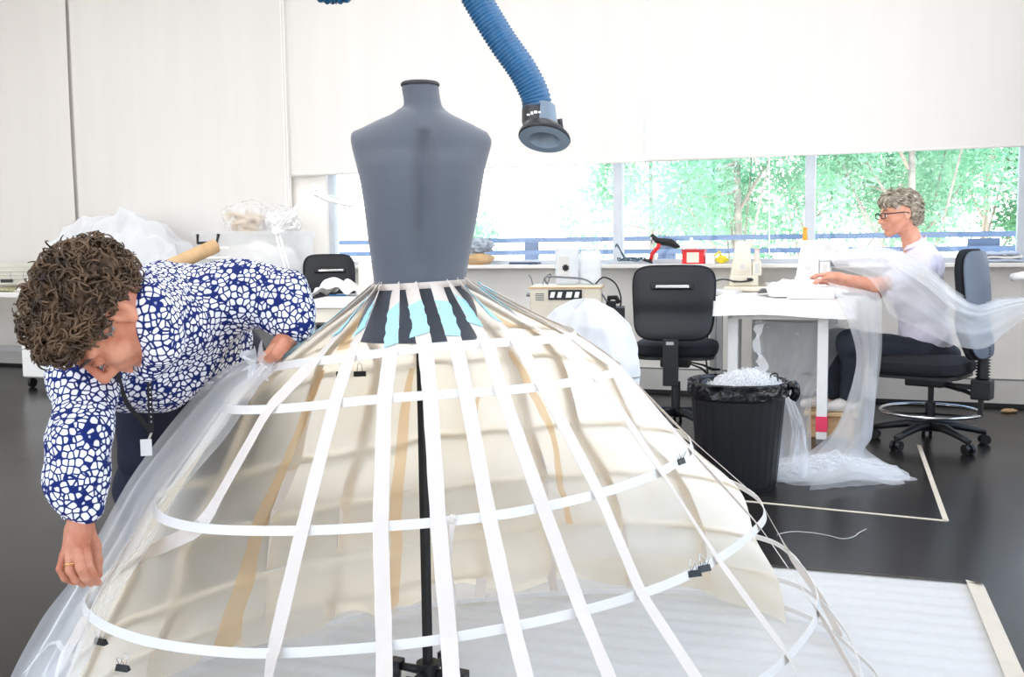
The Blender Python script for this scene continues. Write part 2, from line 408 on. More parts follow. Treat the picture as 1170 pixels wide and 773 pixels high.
# glazing of the long window, frames and mullions where the photograph shows them
def glass_mat():
    m = bpy.data.materials.new('window_glass'); m.use_nodes = True; N = m.node_tree.nodes; L = m.node_tree.links; out = N['Material Output']; N.remove(N['Principled BSDF'])
    t = N.new('ShaderNodeBsdfTransparent'); g = N.new('ShaderNodeBsdfGlossy'); g.inputs['Roughness'].default_value = .02; mx = N.new('ShaderNodeMixShader')
    fr = N.new('ShaderNodeFresnel'); fr.inputs[0].default_value = 1.3; L.new(fr.outputs[0], mx.inputs[0]); L.new(t.outputs[0], mx.inputs[1]); L.new(g.outputs[0], mx.inputs[2]); L.new(mx.outputs[0], out.inputs[0]); return m
M['glass'] = glass_mat()
edges = [sw0, ws(704), ws(924), ws(1169), sw1]
for i in range(4):
    a, c = edges[i], edges[i + 1]
    g = MB().wbox(a + .02, c - .02, .08, .088, ZS + .02, ZW - .02).build(f'window_{i+1}', M['glass'], kind='structure')
    fr = MB()
    hw = .035
    if i == 0: fr.wbox(a, a + .05, .04, .12, ZS, ZW)
    fr.wbox(c - hw, c + hw, .03, .12, ZS, ZW)
    fr.wbox(a, c, .04, .12, ZS, ZS + .035).wbox(a, c, .04, .12, ZW - .05, ZW)
    fr.build('window_frame', M['alu'], g, bevel=.004)
g = MB().wbox(SR + .06, SR + .068, -6.5, -1.2, .5, 3.4).build('window_5', M['glass'], kind='structure')
fr = MB()
for dd in (-6.5, -5.17, -3.85, -2.52, -1.2): fr.wbox(SR + .03, SR + .1, dd - .04, dd + .04, .5, 3.4)
fr.wbox(SR + .03, SR + .1, -6.5, -1.2, .5, .55).wbox(SR + .03, SR + .1, -6.5, -1.2, 3.35, 3.4)
fr.build('window_frame', M['alu'], g)
g = MB().wbox(SL + .8, SR - .8, DB - .08, DB - .07, .4, 3.95).build('window_6', M['glass'], kind='structure')  # unseen window, added behind the camera to brighten the back wall from the front
fr = MB()
for i in range(6):
    s_ = SL + .8 + (SR - SL - 1.6) * i / 5; fr.wbox(s_ - .04, s_ + .04, DB - .1, DB - .04, .4, 3.95)
fr.build('window_frame', M['alu'], g)
def portal(s, d, z, rot, sx, sy):
    o = area_light('sky_portal', wl(s, d, z), (0, 0, 0), sx, sy, 1); o.matrix_world = Matrix.Translation(wl(s, d, z)) @ rot.to_4x4(); o.data.cycles.is_portal = True
def facing(n, up=Vector((0, 0, 1))):
    z = -n.normalized(); x = up.cross(z).normalized(); y = z.cross(x); return Matrix((x, y, z)).transposed()
portal(SR + .02 - SR * 0 if False else (SL + SR) / 2, DB + .0, 2.17, facing(WN), SR - SL - 1.6, 3.55)  # sky light through the added rear window
portal(SR - .0, -3.85, 1.95, facing(-WE), 5.3, 2.9)
portal((sw0 + sw1) / 2, .0, 1.39, facing(-WN), sw1 - sw0, .77)
# the light strip of wall between the left blinds and the window (reveal)
# roller blinds
def blind_mat():
    m = mat('blind_fabric', (230, 228, 226), .9, var=.015, scale=1.5, trans=.03, stretch=(4, 4, .3)); return m
M['blind'] = blind_mat()
def blind(s0, s1, zb, dd, label, wav=0.0, gap=0.0):
    t = thing('roller_blind', label, 'blind', wl((s0 + s1) / 2, dd, 0), -TH, 'roller blinds along the window wall')
    def fn(u, v):
        s = s0 + (s1 - s0) * u; z = CEIL - .06 - (CEIL - .06 - zb) * v
        k = 0.0
        k += wav * math.sin(u * 9 + 1.3) * (v ** 1.5)
        e = gap * math.sin(PI * min(1, v)) * u
        return wl(s - e, dd + k, z)
    MB().grid(fn, 40, 24).build('blind_cloth', M['blind'], t, smooth=True)
    MB().tube([wl(s0, dd - .0, zb), wl(s1, dd, zb)], .009, 10).build('hem_bar', M['white_paint'], t, smooth=True)
    MB().tube([wl(s0, dd, CEIL - .05), wl(s1, dd, CEIL - .05)], .035, 14).build('roller', M['white_paint'], t, smooth=True)
    return t
sa, sb_, sc_ = ws(95), ws(332, 285, -.12), ws(736, 180, -.1)
z_hi = 1.775
blind(SL + .3, sa - .012, .86, -.05, 'white roller blind at the far left edge, lowered to behind the left table', .008, .02)
blind(sa + .015, sb_ - .015, .86, -.05, 'wide white roller blind lowered fully, behind the tulle heap and plastic tub', .008, .0)
blind(sb_ + .015, sc_ - .001, z_hi, -.10, 'white roller blind half raised, behind the grey torso form', .004)
blind(sc_ + .001, SR - .15, z_hi, -.10, 'white roller blind half raised above the two right windows', .006)
# blind cords
cordt = MB().tube([wl(sb_ - .0, -.17, CEIL - .08), wl(sb_, -.17, 1.3)], .0035, 6).tube([wl(sb_ + .03, -.17, CEIL - .08), wl(sb_ + .03, -.17, 1.3)], .0035, 6)
cordt.tube([wl(sb_ + .0, -.17, 1.3), wl(sb_ + .015, -.17, 1.28), wl(sb_ + .03, -.17, 1.3)], .0035, 6)
cordt.build('blind_cord', M['white_plastic'], thing=('thin white looped blind cord hanging between the lowered and the raised blind', 'cord'))
MB().tube([onwall(879, 180, -.13), onwall(879, 292, -.13)], .004, 6).build('blind_cord', M['white_plastic'], thing=('thin white cord hanging in front of the window above the cream sewing machine', 'cord'))
# ceiling lamps (above the frame)
M['lamp_glow'] = bpy.data.materials.new('lamp_diffuser'); M['lamp_glow'].use_nodes = True
_b = M['lamp_glow'].node_tree.nodes['Principled BSDF']; _b.inputs['Emission Color'].default_value = (1, .99, .98, 1); _b.inputs['Emission Strength'].default_value = 1.5
for li_, (x, y) in enumerate(LIGHTS):
    t = thing('ceiling_light', 'white square ceiling light panel, ' + ('left', 'middle', 'right')[li_ % 3] + ' one of the row ' + ('above the hoop skirt', 'nearest the windows')[li_ // 3], 'ceiling light', (x, y, CEIL - .05), -TH, 'ceiling light panels')
    f_ = xf((x, y, CEIL), -TH)
    fr = MB()
    for q in ((-.78, 0, .04, 1.6), (.78, 0, .04, 1.6)): fr.box(f_(q[0], q[1], -.04), (q[2], q[3], .08), -TH)
    for q in ((0, -.78, 1.56, .04), (0, .78, 1.56, .04)): fr.box(f_(q[0], q[1], -.04), (q[2], q[3], .08), -TH)
    fr.build('frame', M['white_paint'], t)
    MB().box(f_(0, 0, -.03), (1.5, 1.5, .02), -TH).build('diffuser', M['lamp_glow'], t)
    area_light('lamp', (x, y, CEIL - .06), (0, 0, -TH), 1.5, 1.5, LAMP_W, (1, .992, .99)).parent = None
# floor marks
def floor_strip(name, pts, w, m, z, lab, cat):
    b = MB()
    P = [onz(px, py, z) for px, py in pts]
    for a, c in zip(P[:-1], P[1:]):
        d = (c - a).normalized(); n_ = Vector((-d.y, d.x, 0)) * w / 2
        b.add([a - n_ + Vector((0, 0, -.0015)), c - n_ + Vector((0, 0, -.0015)), c + n_ + Vector((0, 0, -.0015)), a + n_ + Vector((0, 0, -.0015)), a - n_, c - n_, c + n_, a + n_],
              [(3, 2, 1, 0), (4, 5, 6, 7), (0, 1, 5, 4), (1, 2, 6, 5), (2, 3, 7, 6), (3, 0, 4, 7)])
    return b.build(name, m, thing=(lab, cat))
floor_strip('floor_tape', [(800, 567), (1082, 594.5)], .022, M['tape'], .002, 'beige tape line on the dark floor running right from the black bin', 'floor tape')
floor_strip('floor_tape', [(1081, 594.5), (1050, 508)], .022, M['tape'], .002, 'beige tape line on the floor running back under the occupied swivel chair', 'floor tape')
# protective foam sheet
c0 = onz(1122, 668, .004); du = (onz(885, 648, .004) - c0); du.z = 0; du.normalize(); dv = Vector((du.y, -du.x, 0))
if dv.y > 0: dv = -dv
def sh(a, c, z): return c0 + du * a + dv * c + Vector((0, 0, z))
M['foam'] = mat('white_foam_sheet', (204, 203, 202), .8, var=.02, scale=40)
WSH, LSH = 2.32, 4.6
t = thing('floor_sheet', 'white ribbed foam sheet taped to the dark floor under the hoop skirt', 'floor sheet', sh(WSH / 2, LSH / 2, 0), 0)
def fs(u, v):
    p = sh(WSH * u, LSH * v, 0); k = .0022 * math.sin(v * LSH * 2 * PI / .085 + .6 * math.sin(u * 9)) + .0008 * mnoise.noise(Vector((u * 14, v * 30, 0))); p.z = .006 + k; return p
MB().grid(fs, 60, 420).build('foam', M['foam'], t, smooth=True)
b = MB()
for q in ((-.005, .05, -.0, LSH), ): b.add([sh(q[0], 0, .002), sh(q[1], 0, .014), sh(q[1], LSH, .014), sh(q[0], LSH, .002)], [(0, 1, 2, 3)])
b.build('edge_tape', M['tape'], t)
MB().add([sh(0, -.01, .002), sh(WSH, -.01, .002), sh(WSH, .022, .014), sh(0, .022, .014)], [(0, 1, 2, 3)]).build('edge_tape', M['tape'], t)
# loose thread and scraps on the floor
P = [onz(*q, .003) for q in ((888, 610), (905, 607), (925, 608), (945, 611), (962, 615), (975, 613), (982, 608), (990, 604))]
MB().tube(cat_rom(P, 6), .0016, 5).build('loose_thread', M['trunk_grey'], thing=('pale loose thread lying curled on the dark floor', 'thread'))
p = onz(1153, 471, 0); MB().ell(p + Vector((0, 0, .012)), (.05, .03, .014), wob=.4).build('fabric_scrap', M['card'], smooth=True, thing=('small crumpled beige scrap on the floor against the baseboard at right', 'scrap'))
# ------------------------------------------------------------------ outside: balcony rail, trees
M['rail'] = mat('rail_paint', (104, 124, 152), .5, var=.05)
t = thing('balcony_railing', 'blue grey two rail balcony railing outside the windows', 'railing', wl(0, 1.3, 0), -TH)
for pyc, nm in ((273, 'top_rail'), (287.5, 'lower_rail')):
    zc = onwall(700, pyc, 1.3).z
    MB().wbox(-7, 7, 1.28, 1.32, zc - .022, zc + .022).build(nm, M['rail'], t)
for px, w in ((378, .13), (606, .14), (761, .16), (1124, .24)):
    s = ws(px, 285, 1.3); MB().wbox(s - w / 2, s + w / 2, 1.33, 1.35, .1, onwall(px, 262 if px < 400 else 272, 1.33).z).build('post', M['rail'], t)
MB().wbox(-9, 9, .15, 1.9, -.25, -.02).build('balcony_slab', M['trunk_grey'], kind='structure')
M['bark'] = mat('bark', (150, 140, 128), .9, var=.2)
def leaf_mat(name, a, c):
    return mat(name, a, .5, rgb2=c, scale=1.3, trans=.45)
LM = [leaf_mat('leaves_a', (160, 206, 170), (88, 146, 108)), leaf_mat('leaves_b', (138, 188, 146), (70, 126, 90)), leaf_mat('leaves_c', (178, 216, 184), (112, 166, 130))]
def tree(px, Y, ztop, rad, seed, label, n=2600, m=0, leaf=.11):
    r_ = random.Random(seed); X = (px - 585) / FPX * Y; base = Vector((X, Y, -3.0))
    t = thing('tree', label, 'tree', base, 0, 'trees beyond the balcony')
    tr = MB(); top = Vector((X, Y, ztop - rad * .5)); tr.tube([base, base.lerp(top, .5) + Vector((.1, 0, 0)), top], [.09, .07, .03], 8)
    cl = []
    for i in range(9):
        a = r_.uniform(0, 2 * PI); e = r_.uniform(-.9, .9); q = Vector((X + math.cos(a) * rad * .7, Y + math.sin(a) * rad * .7, ztop - rad + e * rad * .8))
        tr.tube([base.lerp(top, .35 + .06 * i), q], [.028, .008], 6); cl.append((q, rad * r_.uniform(.32, .6)))
    for i in range(10):
        q = Vector((X + r_.gauss(0, .5) * rad, Y + r_.gauss(0, .3) * rad, ztop - rad * r_.uniform(.2, 2.2))); cl.append((q, rad * r_.uniform(.25, .5)))
    tr.build('trunk', M['bark'], t, smooth=True)
    lf = MB()
    for i in range(n):
        q, rr = cl[r_.randrange(len(cl))]
        d = Vector((r_.gauss(0, 1), r_.gauss(0, 1), r_.gauss(0, 1))).normalized() * rr * r_.uniform(.5, 1.05)
        p = q + d; a = Vector((r_.gauss(0, 1), r_.gauss(0, 1), r_.gauss(0, 1))).normalized(); c = a.orthogonal().normalized(); s = leaf * r_.uniform(.6, 1.5); k = a.cross(c) * s * .12
        lf.add([p - a * s, p + c * s * .38 + k, p + a * s, p - c * s * .38 + k], [(0, 1, 2, 3)])
    lf.build('foliage', LM[m], t)
for i, q in enumerate([(742, 25, 5.2, 2.3, 'pale green tree left of the cream sewing machine, seen through the window', 9000, 2), (838, 13.6, 4.0, 1.35, 'pale green tree directly behind the cream sewing machine, seen through the window', 9000, 0),
                       (925, 16.5, 4.9, 2.1, 'green tree behind the middle window mullion', 12000, 1), (1035, 13.6, 4.4, 1.4, 'green tree behind the seated woman\'s head', 9000, 0), (1120, 22.5, 6.2, 2.3, 'green tree between the woman\'s chair and the far right window frame', 12000, 1),
                       (520, 36, 2.4, 1.6, 'small faint tree top beyond the railing, just right of the grey torso', 3000, 2), (1015, 33, 8.0, 2.8, 'more distant green tree showing just left of the seated woman\'s face', 11000, 2)]):
    tree(q[0], q[1], q[2], q[3], 20 + i, q[4], q[5], q[6], .05 * q[1] / 15)
# ================================================================== torso form on its stand
M['form'] = mat('grey_jersey', (85, 91, 102), .8, var=.03, bump=.12, bscale=700, sheen=.3)
PX, PY = at(487, 385, 2.62).x, 2.62
t = thing('torso_mannequin', 'dark blue grey headless tailor\'s torso seen from behind, on a black pole inside the skirt', 'mannequin', (PX, PY, 0))
def zz(py, Y=2.62): return at(487, py, Y).z
def xx(px, py): return at(px, py, 2.62).x
ap = SDF(.006)
prof = [  # py, left px, right px, front/back half depth, y centre offset
    (388, 407, 546, .125, 0), (372, 409, 547, .125, 0), (352, 417, 544, .118, 0), (334, 425, 537, .108, 0), (322, 428, 532, .102, 0), (300, 425, 535, .104, 0), (270, 421, 541, .112, -.005), (240, 418, 547, .12, -.01),
    (212, 414, 551, .12, -.012), (190, 409, 555, .115, -.012), (172, 404, 560, .10, -.01)]
def torso_pt(u, v):
    a = 2 * PI * u
    k = v * (len(prof) - 1); i = min(int(k), len(prof) - 2); f_ = k - i; f_ = f_ * f_ * (3 - 2 * f_) * .35 + f_ * .65
    q = [prof[i][j] + (prof[i + 1][j] - prof[i][j]) * f_ for j in range(5)]
    xl, xr = xx(q[1], q[0]), xx(q[2], q[0]); cx = (xl + xr) / 2; rx = (xr - xl) / 2; z = zz(q[0])
    ca, sa_ = math.cos(a), math.sin(a)
    x = cx + rx * math.copysign(abs(ca) ** .92, ca); y = PY + q[4] + q[3] * math.copysign(abs(sa_) ** .85, sa_)
    # hollow of the spine and the shoulder blades on the near side
    if sa_ < 0:
        dx = (x - (cx + .014)) ; w = max(0, min(1, (z - .98) / .25)); y += .034 * math.exp(-(dx / .024) ** 2) * w
        w2 = math.exp(-((z - 1.33) / .09) ** 2); y -= .012 * w2 * (math.exp(-((dx - .09) / .05) ** 2) + math.exp(-((dx + .09) / .05) ** 2))
        w3 = math.exp(-((z - 1.0) / .06) ** 2)
    return Vector((x, y, z))
NU, NV = 96, 80
V = []
for j in range(NV + 1):
    for i in range(NU): V.append(torso_pt(i / NU, j / NV))
b = MB(); fs_ = [(j * NU + i, j * NU + (i + 1) % NU, (j + 1) * NU + (i + 1) % NU, (j + 1) * NU + i) for j in range(NV) for i in range(NU)]
# shoulders and neck: loft toward the neck through a saddle
def sil(px):   # shoulder line height (py) for a pixel column
    P = [(400, 158), (404, 151.5), (420, 146), (440, 136.5), (455, 130.5), (463, 124), (485, 120), (507, 125), (520, 132), (540, 142), (556, 151), (563, 158.5)]
    for (a, pa), (c, pc) in zip(P[:-1], P[1:]):
        if px <= c: return pa + (pc - pa) * max(0, (px - a) / (c - a))
    return P[-1][1]
K = 14; base = V[-NU:]
cxm = sum(p.x for p in base) / NU
for k in range(1, K + 1):
    f_ = k / K; th = f_ * PI / 2
    for i in range(NU):
        p = base[i]; px = 585 + (p.x) / 2.62 * FPX; xm = 484
        px2 = px
        zt = zz(sil(px)) - .0
        y = PY - .01 + (p.y - PY + .01) * math.cos(th) * (1.0 if k < K else 0) + .0
        out = 1 + .03 * math.sin(f_ * PI)
        z = p.z + (zt - p.z) * math.sin(th)
        x = (p.x - cxm) * out + cxm
        if k == K: y = PY - .01
        V.append(Vector((x, y, z)))
fs_ += [((NV + k) * NU + i, (NV + k) * NU + (i + 1) % NU, (NV + k + 1) * NU + (i + 1) % NU, (NV + k + 1) * NU + i) for k in range(K) for i in range(NU)]
fs_.append(tuple(range(NU - 1, -1, -1)))
b.add(V, fs_)
# neck
nk = [(152, 405, 558), (148, 418, 548), (143, 430, 538), (138, 441, 528), (133, 450, 519), (128, 457, 511), (122, 462, 505), (112, 461, 503), (104, 459.5, 502), (98, 458.5, 502)]
rings = []
for py, l, r_ in nk:
    xl, xr = xx(l, py), xx(r_, py); rings.append(((xl + xr) / 2, (xr - xl) / 2, zz(py)))
o = len(b.v); n = 40; vs = []
for cx, rx, z in rings:
    for i in range(n):
        a = 2 * PI * i / n; vs.append(Vector((cx + rx * math.cos(a), PY - .005 + min(rx, .05 + .25 * max(0, rx - .05)) * math.sin(a), z)))
b.add(vs, [(k * n + i, k * n + (i + 1) % n, (k + 1) * n + (i + 1) % n, (k + 1) * n + i) for k in range(len(rings) - 1) for i in range(n)] + [tuple((len(rings) - 1) * n + i for i in range(n))])
ob = b.build('torso', M['form'], t, smooth=True); md = ob.modifiers.new('remesh', 'REMESH'); md.mode = 'VOXEL'; md.voxel_size = .006; md.use_smooth_shade = True
md = ob.modifiers.new('relax', 'SMOOTH'); md.iterations = 6; md.factor = .5
cx, rx, z = rings[-1]
b = MB().lathe([(rx * .99, 0), (rx * 1.02, .002), (rx * 1.02, .006), (rx * .95, .010)], (cx, PY - .005, z - .002), 40)
b.build('neck_cap', mat('cap_dark', (46, 46, 52), .6), t, smooth=True, auto=.6)
pb = onz(492, 790, 0); 
PT, PB = at(481, 385, 2.54), at(489.5, 795, 2.47); PB = onz(489.5, 800, .05) if False else Vector((PB.x, PB.y, .05))
MB().tube([PB, PT], .0135, 4).build('pole', M['black_metal'], t, bevel=.001)
PX0, PY0 = PX, PY; PX, PY = PB.x, PB.y
for k in range(4):
    a = PI / 4 + k * PI / 2 + .35; d = Vector((math.cos(a), math.sin(a), 0))
    b = MB().tube([Vector((PX, PY, .045)) + d * .015, Vector((PX, PY, .045)) + d * .05, Vector((PX, PY, .045)) + d * .085], [.012, .011, .010], 10)
    lg = b.build('leg', M['black_metal'], t, smooth=True)
    c = Vector((PX, PY, 0)) + d * .095
    MB().cyl(c + Vector((-.012, 0, .032)), c + Vector((.012, 0, .032)), .02).box(c + Vector((0, 0, .050)), (.034, .034, .024), a).build('castor', M['black_plastic'], lg, bevel=.002)
MB().cyl((PX, PY, .03), (PX, PY, .07), .03).build('hub', M['black_metal'], t, smooth=True, auto=.6)
PX, PY = PX0, PY0

# ================================================================== the hoop skirt
HC = {
 1: [(302, 421, 2.42), (340, 415, 2.33), (400, 408, 2.28), (480, 398, 2.27), (560, 392, 2.28), (620, 388, 2.34), (655, 384, 2.50), (650, 376, 2.68), (600, 371, 2.84), (520, 372, 2.90), (440, 380, 2.88), (370, 394, 2.76), (318, 412, 2.58)],
 2: [(255, 464, 2.36), (275, 468, 2.27), (330, 466, 2.23), (400, 459, 2.21), (480, 452, 2.20), (560, 447, 2.21), (630, 440, 2.27), (690, 429, 2.40), (711, 420, 2.56), (690, 411, 2.76), (640, 404, 2.92), (560, 407, 3.0), (440, 415, 3.0), (380, 425, 2.92), (310, 441, 2.74), (265, 455, 2.52)],
 3: [(176, 575, 2.28), (188, 593, 2.17), (240, 604, 2.09), (340, 606, 2.06), (440, 601, 2.05), (540, 592, 2.06), (620, 579, 2.10), (700, 559, 2.21), (760, 536, 2.36), (789, 514, 2.55), (782, 497, 2.74), (740, 485, 2.93), (690, 481, 3.08), (600, 486, 3.15), (504, 496, 3.15), (440, 507, 3.1), (350, 523, 2.98), (240, 546, 2.66), (190, 561, 2.42)],
 4: [(97, 686, 2.12), (112, 710, 2.03), (160, 730, 1.96), (230, 742, 1.93), (312, 746, 1.92), (438, 738, 1.92), (540, 724, 1.93), (660, 699, 1.98), (760, 668, 2.09), (830, 632, 2.25), (866, 602, 2.44), (874, 585, 2.60), (862, 566, 2.78), (830, 549, 2.96), (790, 541, 3.08), (756, 537, 3.15), (700, 537, 3.2), (645, 541, 3.23), (545, 550, 3.23), (430, 569, 3.13), (362, 581, 3.02), (290, 597, 2.88), (219, 616, 2.65), (137, 647, 2.33)],
}
HZ = {
 5: (.22, [(62, 775), (82, 751), (120, 721), (195, 690), (308, 654), (400, 637), (479, 622), (574, 605), (639, 598), (708, 594), (804, 601), (871, 615), (900, 630), (927, 662), (935, 690), (924, 722), (872, 775), (760, 835), (600, 872), (440, 888), (260, 885), (120, 862), (60, 815)]),
 6: (.10, [(40, 850), (80, 800), (150, 752), (280, 705), (400, 678), (447, 668), (520, 657), (600, 649), (708, 639), (765, 638), (831, 648), (900, 665), (934, 683), (961, 714), (976, 741), (985, 780), (960, 840), (860, 910), (700, 960), (480, 985), (260, 970), (100, 920)]),
 7: (.03, [(20, 890), (80, 830), (200, 765), (300, 732), (400, 706), (447, 697), (516, 688), (600, 680), (700, 675), (793, 676), (848, 681), (900, 695), (941, 714), (975, 743), (1006, 778), (1010, 830), (980, 890), (860, 970), (700, 1020), (480, 1050), (260, 1030), (80, 970)]),
}
HOOP = {}
for k, P in HC.items(): HOOP[k] = resample(cat_rom([at(*q) for q in P], 14, True), 260, True)
for k, (z, P) in HZ.items():
    Q = [onz(q[0], q[1], z) for q in P]; HOOP[k] = resample(cat_rom(Q, 14, True), 300, True)
SKC = Vector((PX, 2.60, 0))
WAIST = []
for i in range(80):
    a = 2 * PI * i / 80; p = Vector((at(480, 325, 2.62).x + .126 * math.cos(a), 2.62 + .115 * math.sin(a), at(480, 326, 2.62).z + .003 + (.006 * math.cos(a)))); WAIST.append(p)
sk = thing('hoop_skirt', 'huge white hoop skirt frame of tapes and hoops with a cream calico lining', 'hoop skirt', (PX, 2.6, 0))
def rad(p, c=SKC):
    d = Vector((p.x - c.x, p.y - c.y, 0)); return d.normalized()
def band(P, w, th, name, m, closed=True, tilt=.35):
    """flat flexible hoop band standing roughly on edge, leaning with the cage"""
    b = MB(); k = len(P); vs = []
    for i, p in enumerate(P):
        o = rad(p); up = (Vector((0, 0, 1)) - o * tilt).normalized(); nn = (o + Vector((0, 0, tilt))).normalized()
        for s, q in ((-1, -1), (1, -1), (1, 1), (-1, 1)): vs.append(p + up * (s * w / 2) + nn * (q * th / 2))
    fs = []
    for i in range(k if closed else k - 1):
        j = (i + 1) % k
        for a in range(4): fs.append((i * 4 + a, i * 4 + (a + 1) % 4, j * 4 + (a + 1) % 4, j * 4 + a))
    b.add(vs, fs); return b.build(name, m, sk, smooth=False)
for k in range(1, 8): band(HOOP[k], {1: .021, 2: .021, 3: .021, 4: .020}.get(k, .018), .0022, 'hoop', M['hoop'])
band(WAIST, .016, .004, 'waistband', M['ribbon'], tilt=.2)
PJ = {k: [proj(p) for p in H] for k, H in HOOP.items()}; PJ[0] = [proj(p) for p in WAIST]; HOOP[0] = WAIST
def hpt(k, px, side='f'):
    best = None; H = HOOP[k]; mid = {0: 2.62, 1: 2.56, 2: 2.58, 3: 2.56, 4: 2.6, 5: 2.45, 6: 2.42, 7: 2.40}[k]
    for p, q in zip(H, PJ[k]):
        if (side == 'f') != (p.y < mid): continue
        e = abs(q[0] - px)
        if best is None or e < best[0]: best = (e, p)
    return best[1]
def tape(xs, side, w=.034, wtop=.036, last=7, name='tape', off=.003):
    P = []
    for k, x in enumerate(xs):
        if x is None: continue
        p = hpt(k, x, side); P.append(p + rad(p) * (off if k else .006) + Vector((0, 0, .001)))
    Q = []
    # mostly straight between hoops with a little give
    for a, c in zip(P[:-1], P[1:]):
        for j in range(8): Q.append(a.lerp(c, j / 8))
    Q.append(P[-1]); 
    R_ = [Q[0]] + [(Q[i - 1] + Q[i] * 2 + Q[i + 1]) / 4 for i in range(1, len(Q) - 1)] + [Q[-1]]
    D = []
    for i, p in enumerate(R_):
        tg = (R_[min(i + 1, len(R_) - 1)] - R_[max(i - 1, 0)]).normalized(); o = rad(p); D.append(tg.cross(o).normalized())
    b = MB(); vs = []; n = len(R_)
    for i, p in enumerate(R_):
        o = rad(p); nn = D[i].cross((R_[min(i + 1, n - 1)] - R_[max(i - 1, 0)]).normalized()); nn = nn if nn.dot(o) > 0 else -nn
        wv = wtop + (w - wtop) * min(1, i / n * 3); wv *= 1 + .03 * math.sin(i * 1.7 + p.x * 20)
        for s, q in ((-1, -1), (1, -1), (1, 1), (-1, 1)): vs.append(p + D[i] * s * wv / 2 + nn * q * .0007)
    b.add(vs, [(i * 4 + a, i * 4 + (a + 1) % 4, i * 4 + 4 + (a + 1) % 4, i * 4 + 4 + a) for i in range(n - 1) for a in range(4)] + [(3, 2, 1, 0), (n * 4 - 4, n * 4 - 3, n * 4 - 2, n * 4 - 1)])
    o_ = b.build(name, M['ribbon'], sk); return o_, R_, D
#          waist  h1   h2   h3   h4   h5   h6   h7
FR = [
 (429, 312, 261, 184, 101, 66, 45, 30),
 (433, 360, 307, 232, 161, 110, 80, 60),
 (438, 400, 382, 343, 312, 285, 270, 260),
 (455, 445, 442, 439, 438, 437, 436, 436),
 (469, 487, 494, 502, 513, 524, 530, 535),
 (498, 523, 535, 557, 583, 622, 640, 650),
 (513, 557, 574, 620, 660, 724, 745, 760),
 (523, 588, 618, 684, 733, 820, 845, 870),
 (530, 630, 682, 756, 818, 900, 945, 965),
 (533, 653, 709, 788, 867, 934, 984, 1006)]
BK = [
 (531, 640, 702, 786, 866, 900, 940, 960),
 (528, 635, 691, 731, 771, 798, 805, 812),
 (518, 600, 640, 657, 691, 707, 715, 718),
 (505, 560, 586, 604, 618, 620, 628, 632),
 (490, 515, 528, 540, 548, 552, 551, 549),
 (470, 470, 480, 490, 494, 496, 498, 499),
 (452, 425, 432, 411, 395, 390, 383, 376),
 (440, 380, 360, 337, 311, 307, 305, 304),
 (432, 335, 290, 250, 205, 190, 175, 165)]
FT = []
for q in FR: FT.append(tape(q, 'f'))
for q in BK: tape(q, 'b', w=.036, off=.002)
# teal paper tape flags stuck near the waist, over the tapes
def teal(i, f0, f1, ragged=0, name='paper_tape'):
    o_, R_, D = FT[i]; n = 8; P = []; b = MB(); vs = []
    for k in range(n + 1):
        f_ = (f0 + (f1 - f0) * k / n) * 8; j = min(int(f_), len(R_) - 2); p = R_[j].lerp(R_[j + 1], f_ - j); d = D[j]
        o = rad(p) + Vector((0, 0, .5)); o.normalize(); rag = .0025 * math.sin(k * 2.3 + i)
        p = p + o * .0035
        vs += [p - d * (.0185 + rag), p + d * (.0185 - rag + (ragged if k >= n - 1 else 0))]
    b.add(vs, [(2 * k, 2 * k + 1, 2 * k + 3, 2 * k + 2) for k in range(n)])
    b.build(name, M['teal_tape'], sk, solid=.0008)
for i, a, c, r_ in ((0, .28, .62, 0), (0, .7, .9, 0), (1, .2, .66, .01), (2, .30, .66, .014), (3, .34, .92, 0), (4, .30, .80, .012), (5, .30, .86, 0), (6, .26, .72, .006), (7, .14, .66, 0), (8, .18, .55, 0), (9, .08, .28, 0)):
    teal(i, a, c, r_)
# loose white tie ribbon hanging from the third hoop
p = hpt(3, 521, 'f') + Vector((0, -.006, .006))
b = MB().ell(p, (.008, .006, .009), wob=.4)
P = [p, p + Vector((-.004, -.004, -.08)), p + Vector((.001, .0, -.17)), p + Vector((-.003, .002, -.255))]; Q = cat_rom(P, 8)
b.strip(Q, .012, [Vector((math.cos(i * .16), math.sin(i * .16), 0)) for i in range(len(Q))]); b.build('tie_ribbon', M['ribbon'], sk, solid=.0008)

# calico lining: hangs inside the back half of the cage
def calico_mat(name, rgb, rgb2, tr, al):
    m = mat(name, rgb, .9, rgb2=rgb2, scale=5, trans=tr, alpha=al, bump=.25, bscale=40); return m
M['calico'] = calico_mat('calico', (255, 250, 240), (252, 244, 228), .85, .94)
M['calico_seam'] = calico_mat('calico_seam', (246, 226, 196), (240, 216, 182), .70, .95)
